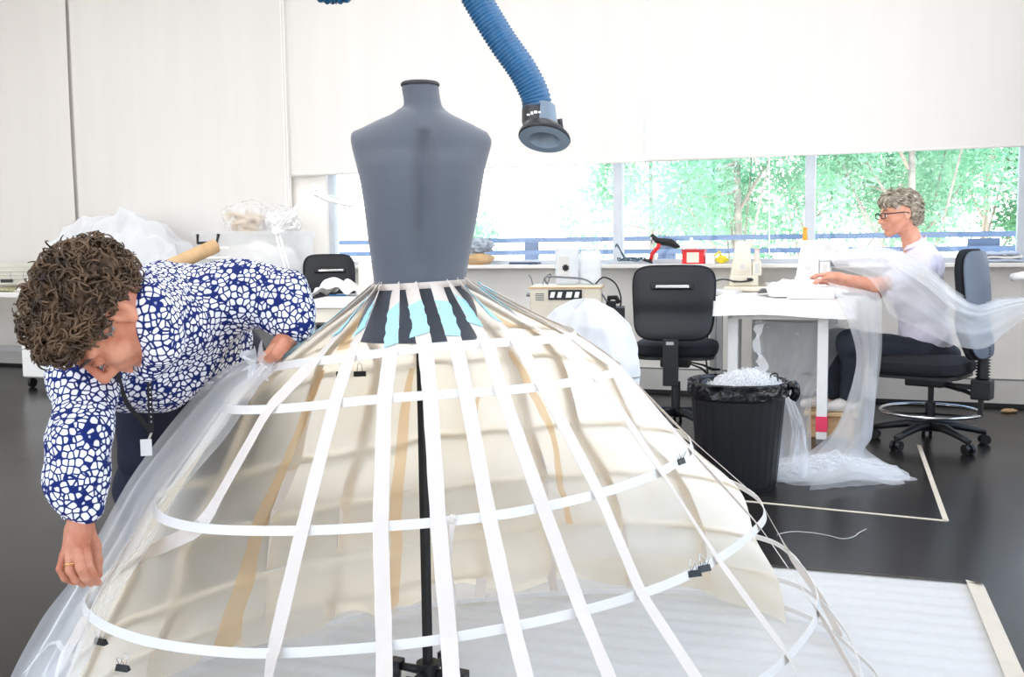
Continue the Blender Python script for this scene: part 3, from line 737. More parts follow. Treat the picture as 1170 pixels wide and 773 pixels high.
# row = (hoop, left pixel point, right pixel point); runs through the back
def arc(k, pl, pr, n=90):
    H, J = HOOP[k], PJ[k]
    def near(q): return min(range(len(H)), key=lambda i: (J[i][0] - q[0]) ** 2 + (J[i][1] - q[1]) ** 2)
    a, c = near(pl), near(pr); m = len(H)
    def path(st): 
        out = [a]; i = a
        while i != c: i = (i + st) % m; out.append(i)
        return out
    A, B = path(1), path(-1); 
    best = max((A, B), key=lambda S: sum(H[i].y for i in S) / len(S))
    return resample([H[i] for i in best], n)
NC = 160
rows = [
 arc(0, (428, 325), (533, 325), NC), arc(1, (304, 421), (656, 382), NC), arc(2, (256, 464), (711, 421), NC), arc(3, (178, 582), (789, 508), NC), arc(4, (99, 692), (850, 560), NC),
 arc(5, (66, 770), (868, 613), NC), arc(6, (50, 835), (897, 664), NC)]
bot = [(55, 860, .04), (120, 812, .04), (190, 768, .035), (240, 742, .035), (290, 737, .035), (340, 722, .04), (400, 697, .04), (430, 702, .03), (451, 692, .03), (482, 683, .035), (516, 668, .05), (537, 665, .05), (588, 673, .035), (632, 663, .05), (680, 661, .05), (708, 665, .045), (760, 668, .04), (800, 672, .04), (842, 686, .04), (870, 698, .03), (899, 714, .02)]
brow = resample(cat_rom([onz(*q) for q in bot], 10), NC)
rows.append(brow)
colsP = []
for i in range(NC): colsP.append(cat_rom([r_[i] for r_ in rows], 10))
NRW = len(colsP[0])
def calico_pt(i, j, off=0.0):
    i = max(0, min(NC - 1, i)); p = colsP[i][j]; v = j / (NRW - 1); u = i / NC
    o = rad(p); am = min(1, v * 3) * (.35 + .65 * (1 - v))
    w = (.010 * math.sin(u * 31 + 1) + .007 * math.sin(u * 67 + 3 * v) + .010 * mnoise.noise(Vector((u * 9, v * 3, 2)))) * am
    lower = max(0, v - .86) / .14
    w += .02 * lower * math.sin(u * 43)
    return p - o * (.016 + w + off) 
b = MB(); vs = [calico_pt(i, j) for j in range(NRW) for i in range(NC)]
b.add(vs, [(j * NC + i, j * NC + i + 1, (j + 1) * NC + i + 1, (j + 1) * NC + i) for j in range(NRW - 1) for i in range(NC - 1)])
b.build('calico_lining', M['calico'], sk, smooth=True)
# darker doubled seams of the calico, on its inner face, located by where the photo shows them
JW = [[proj(calico_pt(i, j)) for i in range(0, NC)] for j in range(NRW)]
def seam(pts, name='seam_fold'):
    """pts: (px, py, width px) down the seam"""
    b = MB(); vs = []; best2 = []; pc = cat_rom([Vector((q[0], q[1], q[2])) for q in pts], 10); last = None
    for q in pc:
        # find column / row nearest the pixel
        best = None
        for j in range(NRW):
            R = JW[j]
            for i in range(0, NC - 1):
                if abs(R[i][1] - q.y) < 6:
                    e = (R[i][0] - q.x) ** 2 + (R[i][1] - q.y) ** 2
                    if best is None or e < best[0]: best = (e, i, j)
        if best is None: continue
        e, i, j = best; best2.append((i, j, q.z))
    SS = [(Vector((a, c_, w_))) for a, c_, w_ in best2]
    for _ in range(6): SS = [SS[0]] + [(SS[k - 1] + SS[k] * 2 + SS[k + 1]) / 4 for k in range(1, len(SS) - 1)] + [SS[-1]]
    for q in SS:
        i, j = int(q.x), int(q.y); fi, fj = q.x - i, q.y - j; j1 = min(j + 1, NRW - 1)
        c = calico_pt(i, j, .005).lerp(calico_pt(i + 1, j, .005), fi).lerp(calico_pt(i, j1, .005).lerp(calico_pt(i + 1, j1, .005), fi), fj)
        ppm_ = FPX / c.y; s = q.z / 2 / ppm_; d = (calico_pt(min(i + 2, NC - 1), j, .005) - calico_pt(max(i - 2, 0), j, .005)).normalized()
        vs += [c - d * s, c - rad(c) * .004, c + d * s]
    b.add(vs, [(3 * k, 3 * k + 1, 3 * k + 4, 3 * k + 3) for k in range(len(vs) // 3 - 1)] + [(3 * k + 1, 3 * k + 2, 3 * k + 5, 3 * k + 4) for k in range(len(vs) // 3 - 1)])
    b.build(name, M['calico_seam'], sk, smooth=True)
seam([(366, 425, 14), (352, 460, 16), (333, 510, 18), (312, 560, 22), (290, 620, 26), (268, 690, 30), (256, 742, 32)])
seam([(470, 420, 6), (462, 470, 12), (458, 520, 15), (454, 570, 15), (452, 620, 16), (450, 662, 18), (449, 692, 14)])
seam([(584, 400, 6), (600, 430, 9), (622, 470, 10), (634, 500, 6), (640, 540, 8), (644, 565, 7), (650, 600, 8)])
seam([(548, 450, 4), (541, 480, 8), (538, 510, 5)])
seam([(390, 400, 18), (402, 375, 12), (416, 352, 8)])
seam([(560, 355, 6), (585, 372, 14), (620, 378, 12)])
# binder clips
def clip(p, rz, label, s=1.0, group='black binder clips on the skirt'):
    t = thing('binder_clip', label, 'binder clip', p, rz, group); f_ = xf(p, rz)
    b = MB(); w = .016 * s; h = .013 * s; d = .007 * s
    b.add([f_(-w, -.001, 0), f_(w, -.001, 0), f_(w, -d, -h), f_(-w, -d, -h), f_(-w, .001, 0), f_(w, .001, 0), f_(w, d, -h), f_(-w, d, -h)], [(0, 1, 2, 3), (5, 4, 7, 6), (2, 6, 7, 3), (0, 3, 7, 4), (1, 5, 6, 2)])
    b.build('clip_body', M['black_plastic'], t)
    for sgn in (-1, 1):
        P = [f_(-.007 * s, sgn * .002, 0), f_(-.005 * s, sgn * .012 * s, .018 * s), f_(0, sgn * .015 * s, .022 * s), f_(.005 * s, sgn * .012 * s, .018 * s), f_(.007 * s, sgn * .002, 0)]
        MB().tube(P, .0008, 5).build('wire_handle', M['chrome'], t, smooth=True)
def on_hoop(k, px, side): return hpt(k, px, side)
clip(on_hoop(4, 791, 'f') + Vector((0, -.006, .006)), .3, 'black binder clip, left one of the close pair on the lowest front hoop')
clip(on_hoop(4, 804, 'f') + Vector((0, -.006, .006)), .5, 'black binder clip, right one of the close pair on the lowest front hoop')
clip(on_hoop(3, 776, 'f') + Vector((0, -.006, .006)), .9, 'black binder clip on the right end of the third hoop, nearest the black bin')
clip(at(391, 424, 2.86), .2, 'black binder clip inside the top of the skirt, left of the near tape', 1.1)
clip(at(411, 424, 2.86), .2, 'black binder clip inside the top of the skirt, close left of the pole', 1.1)
clip(onz(115, 729, .27), -.4, 'black binder clip at the lower left of the skirt, upper one of two')
clip(onz(140, 759, .22), -.3, 'black binder clip at the bottom left of the skirt, lower one of two')
# white tulle bundle behind the skirt
M['tulle_dense'] = mat('gathered_tulle', (232, 234, 238), .9, var=.01, scale=5, bump=.5, bscale=22, trans=.3)
b = MB(); cb = at(668, 400, 3.62); BD = -.035
def bun(u, v):
    a = 2 * PI * u; prof_ = [(0.001, .955), (.05, .95), (.11, .92), (.165, .86), (.195, .76), (.195, .66), (.19, .5), (.21, .25), (.26, .03), (.27, .004)]
    k = v * (len(prof_) - 1); i = min(int(k), len(prof_) - 2); f_ = k - i; r_ = prof_[i][0] * (1 - f_) + prof_[i + 1][0] * f_; z = prof_[i][1] * (1 - f_) + prof_[i + 1][1] * f_
    r_ *= 1 - .09 * abs(math.sin(a * 5.5 + 2 * mnoise.noise(Vector((a, z * 2, 3))))) * min(1, (1.0 - z) * 3) + .05 * math.sin(a * 9 + z * 7 + 3 * mnoise.noise(Vector((a, z * 3, 0)))) + .10 * mnoise.noise(Vector((math.cos(a) * 2, math.sin(a) * 2, z * 5))) + .05 * mnoise.noise(Vector((math.cos(a) * 6, math.sin(a) * 6, z * 14)))
    return Vector((cb.x + .01 + r_ * math.cos(a) - .05 * max(0, z - .8), cb.y + r_ * math.sin(a), z * (1 - .035) + .02 * math.sin(3 * a) * (z > .7)))
b.grid(bun, 140, 110, False); b.build('tulle_bundle', M['tulle_dense'], smooth=True, thing=('tall puffed bundle of white tulle standing behind the right side of the skirt', 'tulle bundle'))
# ================================================================== people: shared head builder
def head_parts(S, C, R, s=1.0, jaw=1.0, nose=1.0, fem=False, ys=1.0):
    """adds a head to SDF S. columns of R are (left, forward, up); C head centre; local units metres for s=1"""
    def T(x, y, z): return C + R @ (Vector((x, y * (ys if y > 0 else 1), z)) * s)
    def E(x, y, z, rx, ry, rz, k=.02, sub=False): S.ell(T(x, y, z), (rx * s, ry * s, rz * s), R, k, sub)
    def K(a, b, ra, rb, k=.012): S.cap(T(*a), T(*b), ra * s, rb * s, k)
    E(0, -.02, .035, .074, .096, .085, .03)
    E(0, .018, -.01, .066, .08, .085, .03)
    E(0, .035, -.05, .052 * jaw, .055, .055, .03)
    for q in (-1, 1):
        K((q * .056, -.005, -.045), (q * .02, .068, -.098), .017, .014, .03)     # jaw line
        E(q * .042, .062, -.022, .022, .022, .02, .025)                           # cheekbone
        K((q * .008, .086, .026), (q * .048, .07, .024), .010, .009, .014)        # brow ridge
        E(q * .031, .098, .004, .015, .012, .010, .012, True)                     # eye socket
        E(q * .031, .079, .003, .0135, .0135, .0125, .004)                        # eyeball and lid
        K((q * .018, .091, -.001), (q * .043, .086, -.001), .0028, .0022, .004)   # lower lid
        K((q * .018, .093, .007), (q * .043, .087, .007), .003, .0025, .004)      # upper lid
        E(q * .0125 * nose, .103, -.034, .009, .011, .008, .008)                  # nostril wing
        E(q * .076, -.012, -.002, .007, .020, .032, .006)                         # ear
        E(q * .083, -.008, 0, .005, .010, .018, .005, True)
        E(q * .078, -.004, -.028, .006, .009, .010, .006)
        K((q * .026, .086, -.04), (q * .033, .074, -.062), .006, .006, .012)      # fold beside the mouth
    K((0, .092, .018), (0, .116, -.024), .008, .010 * nose, .012)                 # nose
    E(0, .117, -.029, .011 * nose, .010, .009, .008)
    E(0, .082, -.052, .028, .02, .022, .02)
    K((-.018, .096, -.0585), (.018, .096, -.0585), .0045, .0045, .006)            # lips
    K((-.016, .096, -.0690), (.016, .096, -.0690), .0055, .0055, .006)
    K((-.02, .104, -.0638), (.02, .104, -.0638), .0008, .0008, .003)
    E(0, .104, -.0638, .022, .006, .0018, .002, True)
    E(0, .075, -.098, .021, .019, .018, .018)                                     # chin
    return T
def frame(f, u):
    f = f.normalized(); u = (u - f * u.dot(f)).normalized(); l = u.cross(f).normalized(); return Matrix((l, f, u)).transposed()
def curls(b, T, spots, rs, r_coil, r_tube, turns=1.4, n=18, sides=5):
    for P, N_ in spots:
        a = N_.orthogonal().normalized(); c = N_.cross(a); ph = rs.uniform(0, 6.28); k = rs.uniform(.7, 1.25)
        a2 = (a * math.cos(ph) + c * math.sin(ph)); ax = (N_ * rs.uniform(-.4, .6) + a2).normalized(); e1 = ax.orthogonal().normalized(); e2 = ax.cross(e1)
        pts = []; tn = turns * rs.uniform(.6, 1.3)
        for i in range(n):
            t = i / (n - 1); an = t * tn * 2 * PI + ph; rr = r_coil * k * (1 - .35 * t)
            pts.append(P + e1 * math.cos(an) * rr + e2 * math.sin(an) * rr + ax * (t - .5) * r_coil * 1.6)
        b.tube(pts, [r_tube * (1 - .6 * abs(2 * i / (n - 1) - 1) ** 2) for i in range(n)], sides, caps=False)
def hair_mat(name, dark, light, grey=None, scale=16):
    m = mat(name, dark, .55, rgb2=light, scale=scale, bump=.3, bscale=300, spec=.35); return m
# ------------------------------------------------------------------ the man bending over the skirt
def shirt_mat():
    m = bpy.data.materials.new('pebble_print_shirt'); m.use_nodes = True; N = m.node_tree.nodes; L = m.node_tree.links; b = N['Principled BSDF']
    tc = N.new('ShaderNodeTexCoord'); nz = N.new('ShaderNodeTexNoise'); nz.inputs['Scale'].default_value = 22; nz.inputs['Detail'].default_value = 2; L.new(tc.outputs['Object'], nz.inputs['Vector'])
    va = N.new('ShaderNodeVectorMath'); va.operation = 'MULTIPLY_ADD'; L.new(nz.outputs['Color'], va.inputs[0]); va.inputs[1].default_value = (.012, .012, .012); L.new(tc.outputs['Object'], va.inputs[2])
    v = N.new('ShaderNodeTexVoronoi'); v.feature = 'DISTANCE_TO_EDGE'; v.inputs['Scale'].default_value = 66; v.inputs['Randomness'].default_value = .8; L.new(va.outputs[0], v.inputs['Vector'])
    v2 = N.new('ShaderNodeTexVoronoi'); v2.inputs['Scale'].default_value = 66; v2.inputs['Randomness'].default_value = .8; L.new(va.outputs[0], v2.inputs['Vector'])
    m1 = N.new('ShaderNodeMath'); m1.operation = 'MULTIPLY_ADD'; L.new(v2.outputs['Distance'], m1.inputs[0]); m1.inputs[1].default_value = -.36; m1.inputs[2].default_value = .34
    m2 = N.new('ShaderNodeMath'); m2.operation = 'SMOOTH_MIN'; L.new(v.outputs['Distance'], m2.inputs[0]); L.new(m1.outputs[0], m2.inputs[1]); m2.inputs[2].default_value = .12
    cr = N.new('ShaderNodeValToRGB'); E = cr.color_ramp.elements; E[0].position = .085; E[0].color = (*s2l((26, 40, 104)), 1); E[1].position = .13; E[1].color = (*s2l((240, 242, 248)), 1)
    L.new(m2.outputs[0], cr.inputs[0]); L.new(cr.outputs[0], b.inputs['Base Color']); b.inputs['Roughness'].default_value = .85; b.inputs['Specular IOR Level'].default_value = .2
    bp = N.new('ShaderNodeBump'); bp.inputs['Strength'].default_value = .35; bp.inputs['Distance'].default_value = .02; n3 = N.new('ShaderNodeTexNoise'); n3.inputs['Scale'].default_value = 14; n3.inputs['Detail'].default_value = 3
    L.new(tc.outputs['Object'], n3.inputs[0]); L.new(n3.outputs[0], bp.inputs['Height']); L.new(bp.outputs[0], b.inputs['Normal']); return m
M['shirt'] = shirt_mat()
M['navy'] = mat('navy_trousers', (14, 20, 42), .85, var=.12, scale=30, bump=.3, bscale=40)
M['jeans'] = mat('blue_side_panel', (38, 66, 120), .8, var=.1, scale=20)
mf = at(240, 640, 2.70)
man = thing('person', 'man in white pebble print navy shirt bending over the skirt, holding tulle in both hands', 'person', (mf.x, 2.7, 0))
# head
f_ = Vector((-.22, -.02, -.975)); u_ = Vector((-.719, -.672, .176)); HR = frame(f_, u_); hl = HR @ Vector((1, 0, 0))
HS = 1.1
HCN = at(136, 357, 2.06) - hl * .078 * HS + (HR @ Vector((0, .012, 0)))
S = SDF(.0026)
MT = head_parts(S, HCN, HR, HS, ys=1.13)
neckb = at(152, 372, 2.36)
S.cap(MT(0, -.035, -.05), neckb, .052, .056, .03)
headVF = S.mesh()
# hands (fine grids), with the forearm running up inside the cuff
def px3(L_): return [at(*q) for q in L_]
S = SDF(.0022)
S.chain(px3([(93, 575, 2.13), (92, 598, 2.13), (90, 612, 2.12)]), [.028, .023, .024], .02)
S.chain(px3([(92, 606, 2.12), (96, 628, 2.09)]), [.020, .0125], .012)
S.chain(px3([(89, 606, 2.12), (88, 630, 2.075)]), [.020, .0125], .012)
S.chain(px3([(86, 606, 2.12), (81, 632, 2.08)]), [.019, .012], .012)
S.chain(px3([(85, 608, 2.12), (74, 634, 2.09)]), [.016, .0105], .012)
S.chain(px3([(98, 628, 2.085), (101, 646, 2.07), (107, 657, 2.08), (112, 665, 2.10)]), [.0115, .0102, .0094, .008], .003)
S.chain(px3([(89, 630, 2.07), (92, 649, 2.05), (97, 659, 2.06), (104, 666, 2.09)]), [.0115, .0102, .0094, .008], .003)
S.chain(px3([(80, 632, 2.075), (80, 651, 2.055), (86, 661, 2.06), (95, 667, 2.09)]), [.011, .0098, .009, .0078], .003)
S.chain(px3([(73, 634, 2.09), (69, 650, 2.075), (74, 660, 2.08), (84, 665, 2.10)]), [.0098, .0088, .008, .007], .003)
S.chain(px3([(98, 606, 2.14), (107, 624, 2.14), (110, 641, 2.14), (112, 656, 2.13)]), [.020, .015, .012, .0095], .01)
handR = S.mesh()
S = SDF(.0024)
S.chain(px3([(338, 374, 2.45), (332, 382, 2.44), (322, 393, 2.42)]), [.025, .023, .021], .02)
S.chain(px3([(322, 391, 2.41), (311, 402, 2.40)]), [.021, .016], .015)
for i, (a, y) in enumerate(((0, 2.375), (1, 2.392), (2, 2.41), (3, 2.428))):
    S.chain(px3([(314 + a * 1.6, 397 + a * 1.2, y), (305 + a * 1.3, 405 + a * 1.6, y - .005), (300 + a * 1.3, 410 + a * 1.8, y), (298 + a * 1.6, 415 + a * 1.6, y + .008)]), [.0108, .0098, .009, .0078], .003)
S.chain(px3([(324, 394, 2.37), (316, 404, 2.35), (308, 410, 2.36)]), [.017, .013, .010], .01)
handL = S.mesh()
S = SDF(.01)
S.chain([MT(0, -.035, -.05), neckb, at(178, 376, 2.50), at(222, 385, 2.64), at(238, 420, 2.72)], [.045, .05, .10, .09, .09], .05)
S.chain([at(150, 390, 2.42), at(104, 425, 2.31), at(88, 500, 2.16), at(92, 578, 2.13)], [.07, .05, .038, .030], .04)
S.chain([at(205, 355, 2.56), at(250, 342, 2.52), at(318, 345, 2.48), at(335, 378, 2.44)], [.07, .055, .04, .028], .04)
coreVF = S.mesh()
body = np_obj('body', join_np([headVF, handR, handL, coreVF]), M['skin'], man, relax=1)
# ring
p = at(80, 646, 2.055); d = (at(80, 651, 2.055) - at(80, 632, 2.075)).normalized(); e1 = d.orthogonal().normalized(); e2 = d.cross(e1)
MB().tube([p + e1 * math.cos(a) * .0122 + e2 * math.sin(a) * .0122 for a in [2 * PI * i / 24 for i in range(24)]], .0018, 6, closed=True).build('ring', mat('gold', (236, 190, 120), .25, .9), man, smooth=True)
# shirt
def folds(amp, sc, seed=0.0, ax=(1, 1, 1)):
    def f(X, Y, Z):
        a = np.sin(X * sc * ax[0] + 2.1 * np.sin(Z * sc * .7 + seed) + seed) + np.sin(Z * sc * ax[2] * .8 + 1.7 * np.sin(Y * sc * .9 + seed)) * .7 + .5 * np.sin((X + Y - Z) * sc * 1.9 + seed * 2)
        return amp * a
    return f
S = SDF(.006)
hipc = at(222, 405, 2.68); 
S.ell(at(140, 392, 2.44), (.12, .115, .12), None, .06)
S.chain([at(165, 372, 2.44), at(190, 374, 2.52), at(222, 372, 2.62)], [.135, .14, .125], .06)
S.ell(at(228, 388, 2.64), (.115, .13, .125), None, .05)
S.chain([at(150, 415, 2.42), at(185, 418, 2.50), at(222, 405, 2.60)], [.085, .085, .09], .05)
S.cap(at(124, 428, 2.40), at(170, 432, 2.46), .075, .07, .05)
S.cap(neckb, at(178, 368, 2.42), .078, .10, .04); S.cap(at(164, 362, 2.27), at(192, 362, 2.44), .062, .10, .05)                      # collar base
# right arm (reaching down)
S.chain([at(118, 405, 2.38), at(98, 432, 2.28), at(88, 500, 2.16), at(90, 545, 2.14), at(92, 578, 2.13)], [.095, .068, .057, .050, .040], .05)
# left arm (reaching out to the skirt)
S.chain([at(205, 350, 2.55), at(250, 340, 2.52), at(292, 338, 2.50), at(320, 345, 2.48)], [.10, .085, .072, .066], .05)
S.chain([at(322, 344, 2.48), at(333, 362, 2.46), at(338, 375, 2.45)], [.062, .056, .045], .04)
S.chain([at(168, 338, 2.16), at(177, 364, 2.15), at(179, 388, 2.17), at(172, 410, 2.22)], [.045, .045, .045, .045], .04)
wr = folds(.0022, 38, 1.3); w2 = folds(.0062, 17, .4)
shirt = np_obj('shirt', S.mesh(lambda X, Y, Z: wr(X, Y, Z) + w2(X, Y, Z)), M['shirt'], man, relax=1)
# cuffs and collar
def cuff(name, a, c, r0, r1, m):
    d = (c - a).normalized(); e1 = d.orthogonal().normalized(); e2 = d.cross(e1)
    def fn(u, v):
        an = 2 * PI * u; rr = r0 + (r1 - r0) * v; rr *= 1 + .03 * math.sin(3 * an); return a.lerp(c, v) + e1 * math.cos(an) * rr + e2 * math.sin(an) * rr
    return MB().grid(fn, 32, 4, False).build(name, m, man, smooth=True, solid=.003)
cuff('cuff', at(91, 568, 2.135), at(92.5, 590, 2.13), .038, .0365, M['shirt'])
cuff('cuff', at(338, 368, 2.45), at(333, 383, 2.44), .045, .043, M['shirt'])
d = (at(150, 380, 2.34) - neckb).normalized()
e1 = d.orthogonal().normalized(); e2 = d.cross(e1)
nb = neckb.lerp(MT(0, -.035, -.05), .42)
def col(u, v):
    an = 2 * PI * (u * .86 + .07); rr = .068 + .012 * v; return nb - d * (.006 + .035 * v) + e1 * math.cos(an) * rr + e2 * math.sin(an) * rr
MB().grid(col, 36, 5, False).build('collar', M['shirt'], man, smooth=True, solid=.003)
# trousers
S = SDF(.007)
S.ell(at(238, 424, 2.72), (.165, .14, .13), None, .06); S.ell(at(262, 402, 2.78), (.085, .10, .10), None, .05)
S.chain([at(205, 428, 2.62), at(240, 424, 2.72)], [.125, .13], .05)
S.chain([at(255, 434, 2.84), at(240, 545, 2.98), at(240, 625, 3.12), Vector((at(240, 670, 3.12).x, 3.16, .06))], [.105, .078, .062, .062], .05)
S.chain([at(200, 450, 2.68), at(170, 560, 2.74), at(178, 680, 2.88), Vector((at(178, 690, 2.9).x, 2.93, .06))], [.112, .084, .062, .062], .05)
S.cap(at(168, 455, 2.58), at(165, 520, 2.58), .075, .07, .05)
w3 = folds(.0022, 24, 2.2)
tr = np_obj('trousers', S.mesh(w3), M['navy'], man, relax=1)
for p_ in (Vector((at(240, 670, 3.12).x, 3.16, 0)), Vector((at(178, 690, 2.9).x, 2.93, 0))):
    S = SDF(.006); S.chain([p_ + Vector((.01, .02, .045)), p_ + Vector((-.09, -.08, .04)), p_ + Vector((-.15, -.12, .032))], [.042, .04, .03], .03)
    np_obj('shoe', S.mesh(cut=lambda X, Y, Z: .004 - Z), M['black_plastic'], man)
# hair: a base volume and curls
M['hair'] = hair_mat('curly_brown_hair', (50, 37, 27), (112, 88, 66), scale=26)
M['grey_hair'] = hair_mat('grey_temple_hair', (98, 92, 88), (176, 172, 168), scale=40)
S = SDF(.004)
def HE(x, y, z, rx, ry, rz, k=.03, sub=False): S.ell(MT(x, y, z), (rx * 1.09, ry * 1.07, rz * 1.09), HR, k, sub)
HE(0, -.018, .050, .084, .100, .076); HE(0, .030, .074, .064, .05, .04); HE(0, -.062, .028, .074, .068, .072); HE(.02, .055, .082, .04, .036, .03); HE(-.02, .02, .10, .05, .05, .03)
HE(0, .105, -.0, .075, .035, .062, .01, True); HE(.085, .035, -.03, .035, .05, .055, .01, True); HE(-.085, .035, -.03, .035, .05, .055, .01, True)
hv = S.mesh(lambda X, Y, Z: .006 * np.sin(X * 130 + 2 * np.sin(Z * 90)) * np.sin(Y * 120 + 1.5 * np.sin(X * 80)) + .004 * np.sin(Z * 140 + Y * 60))
hb = np_obj('hair', hv, M['hair'], man, relax=1)
rs = random.Random(3)
def surf_spots(VF, n, rs, cond, push=.004):
    V_, F_ = VF; out = []
    k = 0
    while len(out) < n and k < n * 30:
        k += 1; q = F_[rs.randrange(len(F_))]; p = [Vector(V_[i]) for i in q]; nn = (p[2] - p[0]).cross(p[3] - p[1]); 
        if nn.length < 1e-12: continue
        nn.normalize(); c = sum(p, Vector()) / 4
        if (c - HC_).dot(nn) < 0: nn = -nn
        if cond(c): out.append((c + nn * push, nn))
    return out
HC_ = HCN
def loc(p): return (HR.transposed() @ (p - HCN)) / HS
cb_ = MB(); curls(cb_, MT, surf_spots(hv, 800, rs, lambda p: loc(p).z > .015 or loc(p).y < -.05), rs, .0145, .0026, 1.3); cb_.build('curls', M['hair'], hb, smooth=True)
cb_ = MB(); sp_ = surf_spots(headVF, 130, rs, lambda p: abs(loc(p).x) > .05 and -.045 < loc(p).y < .040 and (.004 < loc(p).z < .05) and not (abs(loc(p).x) > .078), .002)
curls(cb_, MT, sp_, rs, .006, .0018, .8, 10, 4); cb_.build('grey_sideburn', M['grey_hair'], hb, smooth=True)
# eyebrows and lashes, stubble
M['brow'] = hair_mat('brow_hair', (60, 46, 38), (96, 80, 70), scale=80)
for q in (-1, 1):
    MB().tube([MT(q * .012, .0985, .026), MT(q * .028, .096, .033), MT(q * .046, .082, .029), MT(q * .054, .074, .022)], [.0025, .0042, .0036, .0015], 6).build('eyebrow', M['brow'], hb, smooth=True)
    MB().tube([MT(q * .017, .0945, .0), MT(q * .031, .0945, -.0035), MT(q * .045, .0865, .0)], [.0008, .0014, .0008], 5).build('eyelash', M['brow'], body)
# lanyard with badge
M['lany'] = mat('black_lanyard', (22, 20, 26), .6)
n1 = at(133, 398, 2.25); n2 = at(166, 386, 2.30)
P1 = cat_rom([at(158, 372, 2.28), n2, at(169, 415, 2.33), at(171, 450, 2.34), at(173, 492, 2.35)], 8)
P2 = cat_rom([at(146, 392, 2.24), at(133, 414, 2.22), at(138, 440, 2.27), at(146, 462, 2.30), at(160, 478, 2.33), at(173, 494, 2.35)], 8)
ly = MB(); ly.strip(P1, .011, [Vector((1, .2, 0))] * len(P1)); ly.strip(P2, .011, [Vector((.8, .2, .5)).normalized()] * len(P2)); l_ = ly.build('lanyard', M['lany'], man, solid=.0015)
bb = MB()
for i in range(12):
    p = at(170.5 + i * .2, 420 + i * 5.6, 2.325 + i * .0015); bb.ell(p, (.0022, .002, .003), n=6, m=4)
bb.build('chain', M['chrome'], l_)
MB().box(at(167, 511, 2.34), (.026, .003, .04), .2).build('badge', M['white_plastic'], l_, bevel=.001)
MB().tube([at(173, 494, 2.35), at(170, 502, 2.345)], .003, 6).build('clasp', M['chrome'], l_)
# ------------------------------------------------------------------ tulle the man is fitting over the left side of the skirt
M['tulle'] = tulle_mat('white_tulle', .24, edge=.28, var=.16, scale=5)
M['tulle2'] = tulle_mat('white_tulle_dense', .42, edge=.45, var=.3, scale=7)
def sheet(rows, nu, nv, amp, freq, seed, closed=False):
    """rows: list of lists of 3-D points from one edge to the other"""
    R_ = [resample(cat_rom(r_, 8), nu + 1) for r_ in rows]; C_ = [cat_rom([r_[i] for r_ in R_], max(2, nv // (len(rows) - 1))) for i in range(nu + 1)]
    m = len(C_[0])
    def fn(u, v):
        i = round(u * nu); j = round(v * (m - 1)); p = C_[i][j]; j2 = min(j + 1, m - 1); i2 = min(i + 1, nu)
        a = (C_[i2][j] - C_[i2 - 1][j]); c = (C_[i][j2] - C_[i][j2 - 1]); n_ = a.cross(c); n_ = n_.normalized() if n_.length > 1e-12 else Vector((0, -1, 0))
        ph = u * freq * 2 * PI + 1.0 * math.sin(v * 3 + seed) + 1.6 * mnoise.noise(Vector((u * 2, v * 2, seed)))
        k = math.sin(ph) + .25 * math.sin(2.3 * ph + seed) + .8 * mnoise.noise(Vector((u * 5, v * 5, seed + 5)))
        return p + n_ * amp * k * min(1, .25 + v * 1.5)
    return MB().grid(fn, nu, m - 1)
tu = thing('tulle_sheet', 'long sheer white tulle the bending man draws over the left side of the skirt', 'tulle', onz(100, 765, 0))
rows = [
 [at(290, 408, 2.42), at(296, 412, 2.38), at(301, 416, 2.35), at(306, 418, 2.33)],
 [at(250, 425, 2.48), at(262, 432, 2.42), at(272, 440, 2.36), at(282, 448, 2.32)],
 [at(200, 474, 2.48), at(218, 484, 2.40), at(235, 490, 2.34), at(250, 497, 2.30)],
 [at(150, 540, 2.46), at(166, 548, 2.38), at(178, 555, 2.32), at(196, 560, 2.28)],
 [at(112, 605, 2.32), at(124, 615, 2.28), at(140, 622, 2.24), at(158, 628, 2.20)],
 [at(82, 660, 2.20), at(94, 670, 2.16), at(104, 680, 2.12), at(116, 692, 2.10)],
 [at(48, 710, 2.20), at(62, 726, 2.14), at(76, 738, 2.08), at(92, 748, 2.04)],
 [at(14, 775, 2.18), at(32, 790, 2.06), at(50, 800, 1.99), at(72, 808, 1.95)],
 [onz(-10, 850, .01), onz(20, 870, .01), onz(60, 885, .01), onz(90, 890, .01)]]
sheet(rows, 70, 90, .008, 1.8, 1.0).build('outer_layer', M['tulle'], tu, smooth=True)
rows2 = [[p + Vector((.012, .02, -.004)) for p in (r_[0].lerp(r_[1], .3), r_[1], r_[2], r_[2].lerp(r_[3], .9))] for r_ in rows]
sheet(rows2, 60, 90, .010, 1.3, 4.0).build('inner_layer', M['tulle'], tu, smooth=True)
# gathered crumple under the man's hand at the upper end, and loop at the lower left
b = MB()
def cr_(u, v):
    c = at(294, 414, 2.36); a = 2 * PI * u; r_ = .004 + .030 * v * (1 + .35 * math.sin(5 * a + 2) + .3 * math.sin(11 * a)); return c + Vector((math.cos(a) * r_, .02 * math.sin(4 * a) * v, math.sin(a) * r_ + .012 * math.sin(7 * a) * v))
b.grid(cr_, 60, 14); b.build('gather', M['tulle2'], tu, smooth=True)
def lp(u, v):
    P = [(28, 768, 2.05), (44, 748, 2.0), (56, 735, 1.98), (66, 733, 1.98), (72, 742, 1.98), (68, 757, 1.97), (62, 780, 1.96)]
    k = u * (len(P) - 1); i = min(int(k), len(P) - 2); f_ = k - i; q = [P[i][j] + (P[i + 1][j] - P[i][j]) * f_ for j in range(3)]
    return at(q[0], q[1], q[2]) + Vector((.010 * (v - .5), 0, .008 * (v - .5)))
MB().grid(lp, 40, 3).build('fold', M['tulle2'], tu, smooth=True)
